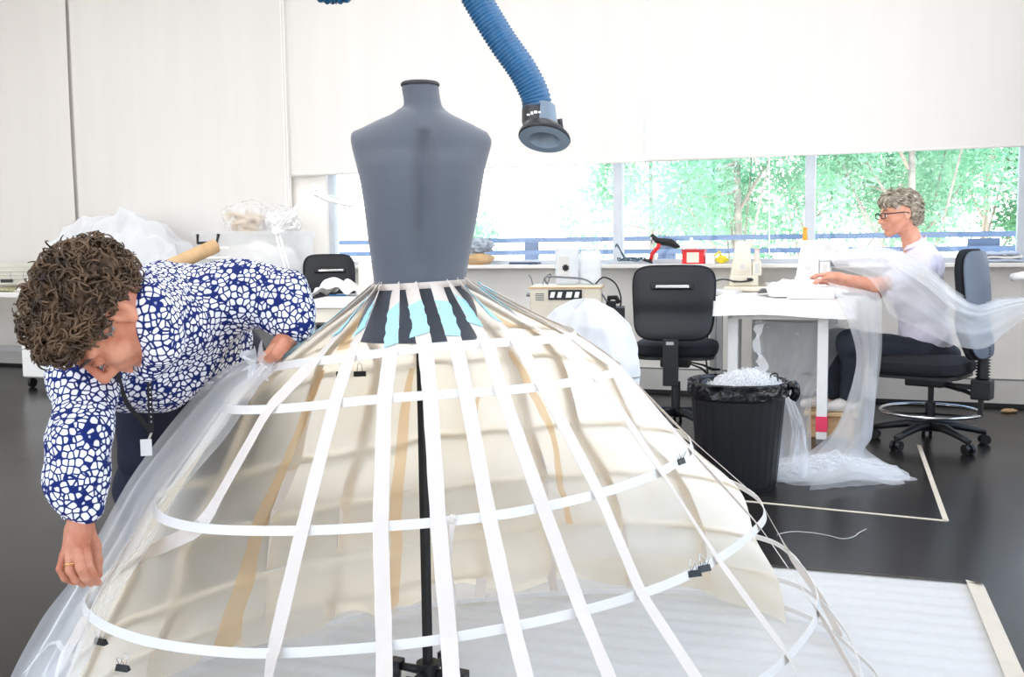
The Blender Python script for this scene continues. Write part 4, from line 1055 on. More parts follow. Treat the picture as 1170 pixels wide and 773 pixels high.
# ================================================================== tables along the wall, left side
M['laminate'] = mat('white_laminate', (240, 239, 237), .35, var=.01, spec=.4)
M['grey_metal'] = mat('grey_metal', (186, 188, 190), .45, .2, var=.03)
def rbox(b, fr, x0, x1, y0, y1, z0, z1):
    vs = [fr(x, y, z) for z in (z0, z1) for x, y in ((x0, y0), (x1, y0), (x1, y1), (x0, y1))]
    return b.add(vs, [(3, 2, 1, 0), (4, 5, 6, 7), (0, 1, 5, 4), (1, 2, 6, 5), (2, 3, 7, 6), (3, 0, 4, 7)])
def wfr(s, d): return xf(wl(s, d, 0), -TH)
# far left work table
ZT = .79
s1 = ws(122, 330, -.9)
t = thing('work_table', 'white topped work table with grey frame at the far left, behind the curly haired man', 'table', wl(s1 - 1.4, -.55, 0), -TH)
F0 = wfr(s1 - 1.4, -.55)
b = MB(); rbox(b, F0, -1.3, 1.35, -.42, .42, ZT - .045, ZT); b.build('tabletop', M['laminate'], t, bevel=.004)
for x in (-1.1, .78):
    b = MB(); rbox(b, F0, x - .04, x + .04, -.035, .035, .1, ZT - .045); rbox(b, F0, x - .035, x + .035, -.4, .4, .07, .12); lg = b.build('leg', M['grey_metal'], t, bevel=.004)
    for y in (-.36, .36):
        MB().cyl(F0(x - .015, y, .035), F0(x + .015, y, .035), .034).build('castor', M['black_plastic'], lg, smooth=True, auto=.6)
b = MB(); rbox(b, F0, -1.1, .78, -.02, .02, .22, .27); b.build('stretcher', M['grey_metal'], t)
# things on it
zt = ZT
s_ = ws(0, 310, -.55); s2 = ws(52, 310, -.55)
bk = thing('document_box', 'flat white document box with faint print and a dark green end, on the left table', 'box', wl((s_ - .3 + s2) / 2, -.5, zt + .055), -TH)
b = MB().wbox(s_ - .6, s2, -.62, -.36, zt + .055, zt + .25); b.build('box_body', mat('box_paper', (226, 224, 216), .7, rgb2=(206, 206, 198), scale=3, stretch=(1, 1, 9)), bk, bevel=.003)
MB().wbox(s2 - .002, s2 + .004, -.62, -.36, zt + .055, zt + .25).build('end_panel', mat('dark_green_card', (34, 92, 88), .6), bk)
b = MB()
for k in range(3): b.wbox(s_ + .05, s2 - .04, -.622, -.620, zt + .10 + k * .035, zt + .103 + k * .035)
for k in range(4): b.wbox(s_ + .05 + k * (s2 - s_ - .09) / 3, s_ + .053 + k * (s2 - s_ - .09) / 3, -.622, -.620, zt + .10, zt + .17)
b.build('printed_lines', M['grey_plastic'], bk)
b = MB()
def fl(u, v):
    p = wl(s_ - .2 + (s2 - s_ + .25) * u, -.9 + .6 * v, zt + .002); p.z += .030 * math.sin(PI * u) ** .3 * math.sin(PI * v) ** .3 + .012 * mnoise.noise(p * 9); return p
b.grid(fl, 40, 24, False).build('patterned_fabric', mat('green_floral_fabric', (128, 140, 92), .9, rgb2=(206, 196, 164), scale=34), smooth=True, thing=('crumpled green and beige patterned fabric lying below the white document box', 'fabric'))
MB().box(at(8, 322, 9.05) + Vector((0, 0, .01)), (.1, .05, .03), .3).build('stapler', M['black_plastic'], bevel=.006, thing=('small black tool lying on the left table edge', 'tool'))
def pap(u, v):
    p = wl(ws(14, 320, -.9) + .4 * u, -.95 + .35 * v, zt + .003); p.z += .035 * u * v + .006 * mnoise.noise(p * 12); return p
MB().grid(pap, 20, 14, False).build('pattern_paper', M['cloth_white'], smooth=True, solid=.001, thing=('white tissue pattern paper at the front edge of the left table', 'paper'))
# long bench carrying tulle heap, tubes and tub
sA, sB = s1 + .03, ws(352, 330, -.6)
t = thing('long_bench', 'long white bench along the wall under the tulle heap and the plastic tub', 'table', wl((sA + sB) / 2, -.55, 0), -TH)
MB().wbox(sA, sB, -1.0, -.14, ZT - .045, ZT).build('tabletop', M['laminate'], t, bevel=.004)
for s in (sA + .15, (sA + sB) / 2, sB - .12):
    b = MB().wbox(s - .035, s + .035, -.6, -.53, .1, ZT - .045).wbox(s - .03, s + .03, -.95, -.2, .07, .12); lg = b.build('leg', M['grey_metal'], t, bevel=.004)
    for d in (-.9, -.25): MB().cyl(wl(s - .015, d, .035), wl(s + .015, d, .035), .034).build('castor', M['black_plastic'], lg, smooth=True, auto=.6)
MB().wbox(sA + .15, sB - .12, -.585, -.545, .2, .25).build('stretcher', M['grey_metal'], t)
MB().wbox(sA + .1, sB - .1, -.22, -.2, .3, ZT - .06).build('modesty_panel', mat('grey_panel', (150, 148, 146), .6, var=.03), t)
# white mobile pedestal under it, its castor seen below the man's hair
pc = at(66, 405, 8.6)
pd = thing('pedestal_drawers', 'white mobile pedestal under the bench, seen just below the man\'s hair', 'pedestal', (pc.x + .1, 8.5, 0), -TH)
F1 = xf((pc.x + .1, 8.5, 0), -TH)
b = MB(); rbox(b, F1, -.2, .2, -.25, .25, .09, .6); b.build('cabinet', M['laminate'], pd, bevel=.006)
for z0, z1 in ((.1, .32), (.33, .46), (.47, .59)):
    b = MB(); rbox(b, F1, -.19, .19, -.268, -.25, z0, z1); dr = b.build('drawer', M['white_plastic'], pd, bevel=.004); b = MB(); rbox(b, F1, -.05, .05, -.276, -.266, z1 - .035, z1 - .022); b.build('handle', M['steel'], dr)
for x in (-.16, .16):
    for y in (-.2, .2): MB().cyl(F1(x - .012, y, .04), F1(x + .012, y, .04), .04).build('castor', M['black_plastic'], pd, smooth=True, auto=.6)
# tulle heap: several billowing folds
def heap(name, cx0, cx1, d0, d1, z0, top, seed, label, m, grp=None, amp=.05):
    S_ = lambda px: ws(px, 300, -.55)
    a0, a1 = S_(cx0), S_(cx1)
    def fn(u, v):
        s = a0 + (a1 - a0) * u; d = d0 + (d1 - d0) * v
        k = u * (len(top) - 1); i = min(int(k), len(top) - 2); h = top[i] + (top[i + 1] - top[i]) * (k - i)
        e = math.sin(PI * v) ** .55; z = z0 + h * e
        q = Vector((s * 3.2, d * 3, seed)); ridge = 1 - abs(2 * mnoise.noise(q * 1.2)) * 1.0
        z += amp * (ridge - .6) * e + amp * .6 * mnoise.noise(q * 3.1) * e
        return wl(s + .05 * mnoise.noise(q * 2.1 + Vector((4, 0, 0))), d + .06 * mnoise.noise(q * 2.3), max(z, z0 + .002))
    return MB().grid(fn, 90, 60).build(name, m, smooth=True, thing=(label, 'tulle', grp) if grp else (label, 'tulle'))
M['heap'] = tulle_mat('heaped_tulle', .62, edge=.5, var=.3, scale=5)
heap('tulle_heap', 52, 250, -.92, -.22, ZT + .01, [.06, .34, .50, .58, .60, .64, .62, .56, .42, .2, .04], 3.0, 'big billowing heap of white tulle on the long bench behind the man', M['tulle_dense'], None, .09)
heap('tulle_layer', 60, 240, -.98, -.2, ZT + .012, [.10, .38, .54, .62, .64, .69, .66, .58, .44, .24, .07], 8.0, 'sheer loose layer of tulle over the heap on the long bench', M['heap'], None, .11)
def tub(name, p0, p1, r, m, label, inner=.8):
    d = (p1 - p0).normalized(); e1 = d.orthogonal().normalized(); R3 = Matrix((e1, d.cross(e1), d)).transposed(); L_ = (p1 - p0).length
    b = MB().lathe([(r * inner, 0), (r, 0), (r, L_), (r * inner, L_), (r * inner, 0)], p0, 28, cap=False, R=R3); return b.build(name, m, smooth=True, auto=.6, thing=(label, 'cardboard tube'))
tub('cardboard_tube', at(172, 314, 7.35), at(246, 281, 7.75), .055, M['card'], 'large brown cardboard tube sticking up right of the tulle heap')
tub('cardboard_tube', at(104, 304, 7.6), at(134, 285, 8.0), .03, M['card'], 'thin cardboard tube poking out of the middle of the tulle heap')
b = MB().wbox(ws(226, 300, -.8), ws(240, 300, -.8), -.95, -.93, ZT, ZT + .18); b.build('packet', mat('lime_packet', (206, 222, 90), .5, rgb2=(232, 236, 180), scale=6), bevel=.004, thing=('lime green packet standing behind the large cardboard tube', 'packet'))
# clear tub with lid handles, bags in it
M['clear'] = mat('clear_plastic', (238, 242, 246), .2, var=.02, alpha=.42, trans=.3)
M['bagp'] = mat('bag_plastic', (244, 246, 248), .25, var=.02, alpha=.30, bump=.6, bscale=18)
sT0, sT1 = ws(246, 300, -.45), ws(349, 300, -.45)
zb0, zb1 = ZT + .005, ZT + .50
tb = thing('storage_tub', 'clear plastic storage tub with black handle, filled with white fabric, on the bench end', 'storage tub', wl((sT0 + sT1) / 2, -.5, ZT), -TH)
Fs = wfr((sT0 + sT1) / 2, -.5); hw = (sT1 - sT0) / 2
b = MB(); n = 0
def tubring(z, k):
    o = []
    for (x, y) in ((-hw, -.27), (hw, -.27), (hw, .27), (-hw, .27)): o.append((x * k, y * k))
    return o
def rounded(hw, hd, r, n=6):
    P = []
    for cx, cy, a0 in ((hw - r, hd - r, 0), (-hw + r, hd - r, PI / 2), (-hw + r, -hd + r, PI), (hw - r, -hd + r, 3 * PI / 2)):
        for i in range(n + 1): a = a0 + PI / 2 * i / n; P.append((cx + r * math.cos(a), cy + r * math.sin(a)))
    return P
def shell(fr, lv, name, m, parent, cap=True, smooth=True):
    b = MB(); n = None; vs = []
    for hw_, hd_, r_, z in lv:
        P = rounded(hw_, hd_, r_); n = len(P); vs += [fr(x, y, z) for x, y in P]
    fs = [(k * n + i, k * n + (i + 1) % n, (k + 1) * n + (i + 1) % n, (k + 1) * n + i) for k in range(len(lv) - 1) for i in range(n)]
    if cap: fs.append(tuple(range(n - 1, -1, -1)))
    if cap == 2: fs.append(tuple((len(lv) - 1) * n + i for i in range(n)))
    b.add(vs, fs); return b.build(name, m, parent, smooth=smooth, auto=.7)
shell(Fs, [(hw * .86, .21, .05, zb0), (hw * .93, .235, .05, zb0 + .2), (hw * .96, .25, .05, zb1 - .03), (hw, .27, .05, zb1 - .03), (hw, .27, .05, zb1), (hw * .97, .255, .05, zb1)], 'tub_body', M['clear'], tb)
for x in (-.25 * hw,):
    P = [Fs(-hw * .80, -.285, zb1 - .02), Fs(-hw * .78, -.30, zb1 - .09), Fs(-hw * .36, -.30, zb1 - .09), Fs(-hw * .34, -.285, zb1 - .02)]
    MB().tube(P, .013, 8).build('handle', M['black_plastic'], tb, smooth=True)
for zz_ in (.11, .19):
    b = MB(); rbox(b, Fs, -hw * .80, -hw * .15, -.268, -.258, zb1 - zz_ - .03, zb1 - zz_ - .01); b.build('rib', M['white_plastic'], tb)
b = MB().ell(Fs(.04, 0, ZT + .22), (hw * .72, .19, .20), wob=.35, seed=4, n=40, m=24); b.build('folded_fabric', M['cloth_white'], smooth=True, thing=('white fabric bundled inside the clear storage tub', 'fabric'))
def bag(c, r, seed, label, inner=None):
    t_ = thing('plastic_bag', label, 'bag', c, 0)
    def fn(u, v):
        a = 2 * PI * u; ph = PI * v; q = Vector((math.sin(ph) * math.cos(a), math.sin(ph) * math.sin(a), math.cos(ph)))
        k = 1 + .22 * mnoise.noise(q * 2.2 + Vector((seed, 0, 0))) + .07 * mnoise.noise(q * 6 + Vector((0, seed, 0))) + .03 * abs(math.sin(a * 7 + seed)) * (1 - v)
        return c + Vector((q.x * r[0] * k, q.y * r[1] * k, (q.z * r[2]) * k + r[2]))
    MB().grid(fn, 48, 30, False).build('film', M['bagp'], t_, smooth=True)
    if inner:
        b = MB(); rr = random.Random(int(seed * 10))
        for i in range(14):
            p = c + Vector((rr.uniform(-.6, .6) * r[0], rr.uniform(-.5, .4) * r[1], r[2] * (1 + rr.uniform(-.6, .35)))); P = [p + Vector((rr.uniform(-.08, .08), rr.uniform(-.06, .06), rr.uniform(-.05, .05))) for _ in range(5)]; b.tube(cat_rom(P, 5), .014, 6)
        b.build('contents', inner, t_, smooth=True)
M['beige_lace'] = mat('beige_lace', (232, 212, 184), .9, var=.1, scale=60, bump=.4, bscale=90)
bag(Fs(-.05, -.03, zb1 - .03), (.21, .16, .14), 1.4, 'knotted clear plastic bag with beige lace, on top of the storage tub', M['beige_lace'])
bag(Fs(.24, .03, zb1 - .04), (.15, .15, .12), 5.2, 'clear plastic bag of white trim, right one on top of the tub', M['cloth_white'])
b = MB().ell(at(262, 312, 7.7), (.14, .1, .05), wob=.3, n=24); b.build('paper_roll', mat('buff_cloth', (236, 218, 190), .8, var=.05), smooth=True, thing=('small buff cloth roll on the bench just above the man\'s shoulder', 'cloth'))
# desk right of the tub
ZD = .81
c1 = onz(342, 345, ZD)
t = thing('desk', 'pale desk with shallow drawer between the man\'s elbow and the torso form', 'desk', (c1.x + .4, c1.y + .55, 0), -.02)
Fd = xf((c1.x, c1.y, 0), -.03)
b = MB(); rbox(b, Fd, 0, .8, 0, 1.15, ZD - .04, ZD); b.build('desktop', M['laminate'], t, bevel=.004)
b = MB(); rbox(b, Fd, .07, .62, .03, .5, ZD - .13, ZD - .042); dr = b.build('drawer', M['cream'], t, bevel=.003)
for x, y in ((.06, .06), (.74, .06), (.06, 1.09), (.74, 1.09)):
    b = MB(); rbox(b, Fd, x - .025, x + .025, y - .025, y + .025, 0, ZD - .04); b.build('leg', M['grey_metal'], t, bevel=.003)
b = MB(); rbox(b, Fd, .09, .71, 1.05, 1.08, .25, .74); b.build('back_panel', M['trunk_grey'], t)
# papers with a yellow sheet, a blue pen
pp = at(386, 334, 7.05); pp.z = ZD
def crump(c, sx, sy, h, seed):
    def fn(u, v):
        p = c + Vector(((u - .5) * sx, (v - .5) * sy, .004)); p.z += h * (.5 + mnoise.noise(Vector((u * 3.3, v * 3.3, seed)))) * math.sin(PI * u) ** .4; return p
    return MB().grid(fn, 24, 18, False)
t = thing('paper_packet', 'crumpled white papers with a yellow slip on the desk before the left chair', 'paper', pp + Vector((0, 0, .002)))
crump(pp, .34, .35, .12, 2.0).build('white_papers', M['cloth_white'], t, smooth=True, solid=.002)
crump(pp + Vector((-.03, -.03, .055)), .13, .16, .05, 6.0).build('yellow_slip', M['yellow'], t, smooth=True, solid=.002)
a, c = onz(376, 337, ZD + .006), onz(396, 337, ZD + .006)
pn = MB().tube([a, a.lerp(c, .9), c], [.006, .006, .002], 8).build('pen', mat('blue_pen', (40, 120, 190), .4), smooth=True, thing=('blue pen lying on the desk in front of the papers', 'pen'))
bx = at(420, 322, 7.2)
b = MB(); rbox(b, xf((bx.x, 7.2, ZD), 0), -.05, .10, -.1, .1, 0, .23); b.build('file_box', M['cream'], bevel=.004, thing=('small cream box on the desk right against the torso form', 'box'))
# magnifier lamp
t = thing('magnifier_lamp', 'white spring arm magnifier lamp clamped behind the man\'s shoulder', 'lamp', at(334, 322, 7.3))
YL = 7.3
A_, B_, C_, D_ = at(333, 326, YL), at(316, 263, YL), at(359, 214, YL), at(368, 220, YL)
MB().cyl(Vector((A_.x, A_.y, ZT)), A_ + Vector((0, 0, .02)), .022).box((A_.x, A_.y, ZT + .01), (.07, .09, .03)).build('clamp', M['white_plastic'], t, bevel=.002)
for off in (-.014, .014):
    MB().tube([A_ + Vector((off, 0, 0)), B_ + Vector((off, 0, 0))], .007, 8).build('lower_arm', M['white_plastic'], t, smooth=True)
    MB().tube([B_ + Vector((0, off * .2, off)), C_ + Vector((0, off * .2, off))], .007, 8).build('upper_arm', M['white_plastic'], t, smooth=True)
MB().cyl(B_ - Vector((0, .03, 0)), B_ + Vector((0, .03, 0)), .03).build('joint', M['white_plastic'], t, smooth=True, auto=.6)
MB().cyl(C_ - Vector((0, .025, 0)), C_ + Vector((0, .025, 0)), .026).tube([C_, D_], .012).build('joint', M['white_plastic'], t, smooth=True, auto=.6)
hc = at(384, 228, YL); Rm = Euler((.1, math.radians(17), 0)).to_matrix()
hd = MB().lathe([(.085, -.018), (.115, -.02), (.125, -.008), (.12, .012), (.085, .016), (.085, -.018)], hc, 36, sx=1.05, R=Rm, cap=False).build('lamp_head', M['white_plastic'], t, smooth=True, auto=.7)
MB().lathe([(.001, -.004), (.06, -.006), (.086, -.002), (.086, .003), (.06, .007), (.001, .009)], hc, 30, R=Rm, cap=False).build('lens', mat('lens_glass', (120, 190, 196), .1, var=.02, alpha=.5), hd, smooth=True)
MB().tube([hc - Rm @ Vector((.16, 0, 0)), hc - Rm @ Vector((.10, 0, 0))], .02, 10).tube([hc + Rm @ Vector((.12, 0, 0)), hc + Rm @ Vector((.19, 0, 0))], [.012, .006], 10).build('hinge', M['white_plastic'], hd, smooth=True)
# ================================================================== swivel chairs
def swivel(name, label, loc, rz, bw=.48, z_seat=.50, z_b0=.56, z_b1=1.02, ring=False, grey_shell=False, lean=.0, bellows=False):
    t = thing(name, label, 'chair', loc, rz); G = xf(loc, rz)
    # seat (front = +y)
    def pad(hw, hd, z0, z1, r_, y0, dome=.02, crown=0.0):
        lv = [(hw * .92, hd * .92, r_, z0), (hw * .99, hd * .99, r_, z0 + (z1 - z0) * .25), (hw, hd, r_, z0 + (z1 - z0) * .6), (hw * .97, hd * .97, r_, z1 - .008), (hw * .86, hd * .86, r_ * .9, z1 + dome * .3), (hw * .5, hd * .5, r_ * .6, z1 + dome), (hw * .02, hd * .02, .002, z1 + dome * 1.05)]
        lv = [(a, c, min(d, a * .98, c * .98), z) for a, c, d, z in lv]
        return shell(lambda x, y, z: G(x, y + y0, z), lv, 'seat', M['black_fabric'], t, cap=2)
    pad(.255, .25, z_seat - .085, z_seat - .005, .13, .05)
    b = MB(); P = rounded(.235, .235, .12); b.slab([(x, y + .05) for x, y in P], z_seat - .10, z_seat - .082); b.v = [G(*v) for v in b.v]; b.build('seat_pan', M['black_plastic'], t)
    # backrest: curved slab, rounded outline
    def back(hw_, off0, thick, name_, m_, zlo, zhi, parent):
        nu, nv = 26, 26; vs = []; zc, hz = (zlo + zhi) / 2, (zhi - zlo) / 2
        for side in (0, 1):
            for j in range(nv + 1):
                for i in range(nu + 1):
                    # superellipse mapping of a square grid
                    a, c = 2 * i / nu - 1, 2 * j / nv - 1; m = max(abs(a), abs(c)); 
                    if m > 0:
                        ex = 5.0; k = m / ((abs(a) ** ex + abs(c) ** ex) ** (1 / ex)); a_, c_ = a * k, c * k
                    else: a_, c_ = 0, 0
                    x = a_ * hw_ * (1 - .08 * (1 - c_) * .5 - .0); z = zc + c_ * hz
                    edge = 1 - max(abs(a), abs(c)) ** 8
                    y = off0 - .03 * (1 - (x / hw_) ** 2) + .03 * c_ - .02 * math.exp(-((c_ + .35) / .3) ** 2) * -1
                    th = thick * (.25 + .75 * edge); y += (th / 2 if side else -th / 2); y -= lean * (z - zlo)
                    vs.append(G(x, y, z))
        n1 = (nu + 1) * (nv + 1); fs = []
        for j in range(nv):
            for i in range(nu):
                q = (j * (nu + 1) + i, j * (nu + 1) + i + 1, (j + 1) * (nu + 1) + i + 1, (j + 1) * (nu + 1) + i); fs.append(q); fs.append(tuple(n1 + k for k in q[::-1]))
        rim = [i for i in range(nu + 1)] + [j * (nu + 1) + nu for j in range(1, nv + 1)] + [nv * (nu + 1) + i for i in range(nu - 1, -1, -1)] + [j * (nu + 1) for j in range(nv - 1, 0, -1)]
        for k in range(len(rim)): a, c = rim[k], rim[(k + 1) % len(rim)]; fs.append((c, a, n1 + a, n1 + c))
        return MB().add(vs, fs).build(name_, m_, parent, smooth=True, auto=1.0)
    yb = -.20
    bk = back(bw / 2, yb, .07, 'backrest', M['black_fabric'], z_b0, z_b1, t)
    shl = back(bw / 2 - .012, yb - .036, .03, 'back_shell', M['shell_grey'] if grey_shell else M['back_fabric'], z_b0 + .012, z_b1 - .012, t)
    if not grey_shell:
        b = MB(); rbox(b, G, -.13, .12, yb - .082, yb - .066, z_b1 - .145, z_b1 - .105); h_ = b.build('handle_slot', M['black_plastic'], shl, bevel=.008)
        b = MB(); rbox(b, G, -.10, .095, yb - .088, yb - .080, z_b1 - .136, z_b1 - .118); b.build('handle_plate', M['chrome'], h_, bevel=.003)
    # back support bar
    b = MB(); P = [G(0, yb - .035, z_b0 + .12), G(0, yb - .06, z_b0 - .02), G(0, yb - .055, z_seat - .20), G(0, yb + .05, z_seat - .16), G(0, 0.0, z_seat - .13)]
    b.tube(P, .03, 4, flat=.6).build('back_bar', M['black_plastic'], t)
    if not grey_shell:
        b = MB(); rbox(b, G, -.055, .035, yb - .105, yb - .055, z_seat - .24, z_seat + .04); hh = b.build('bar_cover', M['black_plastic'], t, bevel=.006)
        b = MB(); rbox(b, G, -.035, .01, yb - .108, yb - .104, z_seat + .005, z_seat + .025); b.build('maker_plate', M['chrome'], hh)
    if bellows:
        for k in range(11): MB
        b = MB(); prof_ = []
        for k in range(12): prof_ += [(.026, .0165 * k), (.040, .0165 * k + .008)]
        b.lathe([(r_, z + z_seat - .10) for r_, z in prof_], (0, yb - .07, 0), 20); b.v = [G(*v) for v in b.v]; b.build('bellows', M['black_plastic'], t, smooth=True)
        b = MB(); rbox(b, G, -.05, .05, yb - .12, yb - .02, z_seat - .21, z_seat - .10); b.build('height_clamp', M['black_plastic'], t, bevel=.008)
        b = MB(); rbox(b, G, -.02, .02, yb - .075, yb - .055, z_seat - .30, z_seat - .20); b.tube([G(.05, yb - .07, z_seat - .15), G(.09, yb - .07, z_seat - .15)], .018, 8); b.build('clamp_knob', M['black_plastic'], t)
        b = MB(); rbox(b, G, -.02, .02, yb - .04, .0, z_seat - .16, z_seat - .135); b.build('support_arm', M['black_plastic'], t)
    b = MB(); rbox(b, G, -.09, .09, -.09, .12, z_seat - .155, z_seat - .10); mech = b.build('tilt_mechanism', M['black_plastic'], t, bevel=.01)
    for x0, y0, x1, y1, dz in ((.08, .02, .25, .03, -.045), (.08, -.05, .24, -.09, -.07)):
        MB().tube([G(x0, y0, z_seat - .13), G((x0 + x1) / 2, (y0 + y1) / 2, z_seat - .13 + dz * .4), G(x1 - .03, y1, z_seat - .13 + dz), G(x1 + .02, y1, z_seat - .13 + dz)], [.008, .010, .016, .010], 8, flat=.6).build('lever', M['black_plastic'], mech, smooth=True)
    MB().cyl(G(0, 0, .10), G(0, 0, z_seat - .25), .028).cyl(G(0, 0, z_seat - .27), G(0, 0, z_seat - .14), .016).build('gas_column', M['black_plastic'], t, smooth=True, auto=.6)
    if ring:
        n = 64; P = [G(.265 * math.cos(2 * PI * i / n), .265 * math.sin(2 * PI * i / n), .19) for i in range(n)]; rg = MB().tube(P, .010, 10, closed=True).build('foot_ring', M['chrome'], t, smooth=True)
        for a in (0.3, 0.3 + 2 * PI / 3, .3 + 4 * PI / 3): MB().tube([G(.025 * math.cos(a), .025 * math.sin(a), .175), G(.26 * math.cos(a), .26 * math.sin(a), .188)], .007, 8).build('spoke', M['black_plastic'], rg, smooth=True)
    for k in range(5):
        a = 2 * PI * k / 5 + .35; d = (math.cos(a), math.sin(a))
        lg = MB().tube([G(0, 0, .105), G(d[0] * .12, d[1] * .12, .11), G(d[0] * .25, d[1] * .25, .082), G(d[0] * .305, d[1] * .305, .068)], [.036, .03, .022, .02], 8, flat=.8).build('leg', M['black_plastic'], t, smooth=True)
        e = (-d[1], d[0]); c = (d[0] * .305, d[1] * .305)
        b = MB()
        for s in (-1, 1): b.cyl(G(c[0] + e[0] * s * .010, c[1] + e[1] * s * .010, .027), G(c[0] + e[0] * s * .028, c[1] + e[1] * s * .028, .027), .027, n=18)
        b.cyl(G(c[0] - e[0] * .012, c[1] - e[1] * .012, .03), G(c[0] + e[0] * .012, c[1] + e[1] * .012, .03), .012).cyl(G(c[0], c[1], .03), G(c[0], c[1], .075), .010)
        b.build('castor', M['black_plastic'], lg, smooth=True, auto=.6)
    return t
M['shell_grey'] = mat('blue_grey_shell', (84, 96, 112), .55, var=.06)
ec = onz(772, 489, 0)
swivel('swivel_chair', 'empty black swivel chair with its back to us, left of the white sewing table', (ec.x, ec.y, 0), -.24, bw=.51, z_seat=.545, z_b0=.57, z_b1=1.02)
lc = at(374, 300, 8.15)
swivel('swivel_chair', 'black swivel chair half hidden behind the desk at the left of the torso form', (lc.x, 8.15 - .1, 0), .35, bw=.42, z_seat=.50, z_b0=.60, z_b1=1.10)
# ================================================================== sewing table
P0 = Vector((1.135, 5.90, .815)); fr_ = Vector((1.93, 5.60, .815))
TBX = (fr_ - P0); TBX.z = 0; TW = TBX.length; tang = math.atan2(TBX.y, TBX.x)
ZS_ = .815; TL = 1.38
t = thing('sewing_table', 'white sewing table with cloth cover at which the grey haired woman works', 'table', (P0.x, P0.y, 0), tang)
Ft = xf((P0.x, P0.y, 0), tang)
# make the far end stop in front of the wall
b = MB(); rbox(b, Ft, .02, TW - .02, .02, TL, ZS_ - .05, ZS_ - .015); b.build('tabletop', M['laminate'], t)
for i, (x, y) in enumerate(((.16, .14), (TW - .17, .10), (.16, TL - .1), (TW - .17, TL - .1))):
    b = MB(); rbox(b, Ft, x - .03, x + .03, y - .03, y + .03, .0, ZS_ - .05); lg = b.build('leg', M['white_plastic'], t, bevel=.003)
    if i == 1: b = MB(); rbox(b, Ft, x - .032, x + .032, y - .032, y + .032, .045, .135); q = b.build('pink_tape', M['pink'], lg); q['label'] = 'bright pink tape around the leg foot'
b = MB(); rbox(b, Ft, .16, TW - .17, .09, .11, ZS_ - .12, ZS_ - .05); b.build('apron', M['white_plastic'], t)
b = MB(); rbox(b, Ft, .2, TW - .2, TL - .12, TL - .10, .25, ZS_ - .05); b.build('modesty_panel', M['trunk_grey'], t)
def cover(u, v):
    # top with hems hanging over front and sides
    x = -.012 + (TW + .024) * u; y = -.012 + (TL + .02) * v; z = ZS_ - .008 + .0035 * mnoise.noise(Vector((x * 5, y * 5, 1)))
    return Ft(x, y, z)
cv = thing('table_cloth', 'white cloth cover wrapped over the sewing table top', 'tablecloth', (P0.x, P0.y, ZS_), tang)
MB().grid(cover, 30, 40, False).build('cloth_top', M['cloth_white'], cv, smooth=True)
def rim(pts, zl):
    L_ = resample([Ft(*p, ZS_ - .008) for p in pts], 160)
    def fn(u, v):
        i = min(int(u * 159), 159); p = L_[i].copy(); q = L_[min(i + 1, 159)] - L_[max(i - 1, 0)]; n_ = Vector((q.y, -q.x, 0)).normalized()
        p += n_ * (.014 * v + .006 * v * math.sin(u * 60) + .004 * mnoise.noise(Vector((u * 30, v * 3, 0)))); p.z -= zl * v + .010 * v * math.sin(u * 23) ; return p
    return MB().grid(fn, 159, 8, False)
rim([(-.012, TL), (-.012, -.012), (TW + .012, -.012), (TW + .012, TL)], .088).build('cloth_hem', M['cloth_white'], cv, smooth=True)
# side table behind, left corner seen beyond the chair
q0 = Vector((at(811, 331, 6.72).x, 6.72, .78))
t = thing('side_table', 'small grey edged white table tucked behind the left of the sewing table', 'table', (q0.x, q0.y, 0), tang)
Fq = xf((q0.x, q0.y, 0), tang)
b = MB(); rbox(b, Fq, 0, .17, 0, .34, .80, .83); b.build('tabletop', M['laminate'], t, bevel=.003)
b = MB(); rbox(b, Fq, .0, .17, -.006, .34, .75, .798); b.build('apron', M['grey_plastic'], t)
for x, y in ((.02, .03), (.15, .03), (.02, .31), (.15, .31)):
    b = MB(); rbox(b, Fq, x - .02, x + .02, y - .02, y + .02, 0, .75); b.build('leg', M['grey_metal'], t)
# cable down from the sewing machine
MB().tube(cat_rom([at(840, 322, 6.95), at(828, 319, 6.8), at(816, 322, 6.68), at(809, 335, 6.66), at(809, 380, 6.66), at(806, 400, 6.66), at(812, 440, 6.66), Vector((at(812, 440, 6.66).x + .1, 6.7, .01))], 6), .006, 6).build('black_cable', M['black_plastic'], smooth=True, thing=('black power cord hanging down from the cream sewing machine', 'cord'))
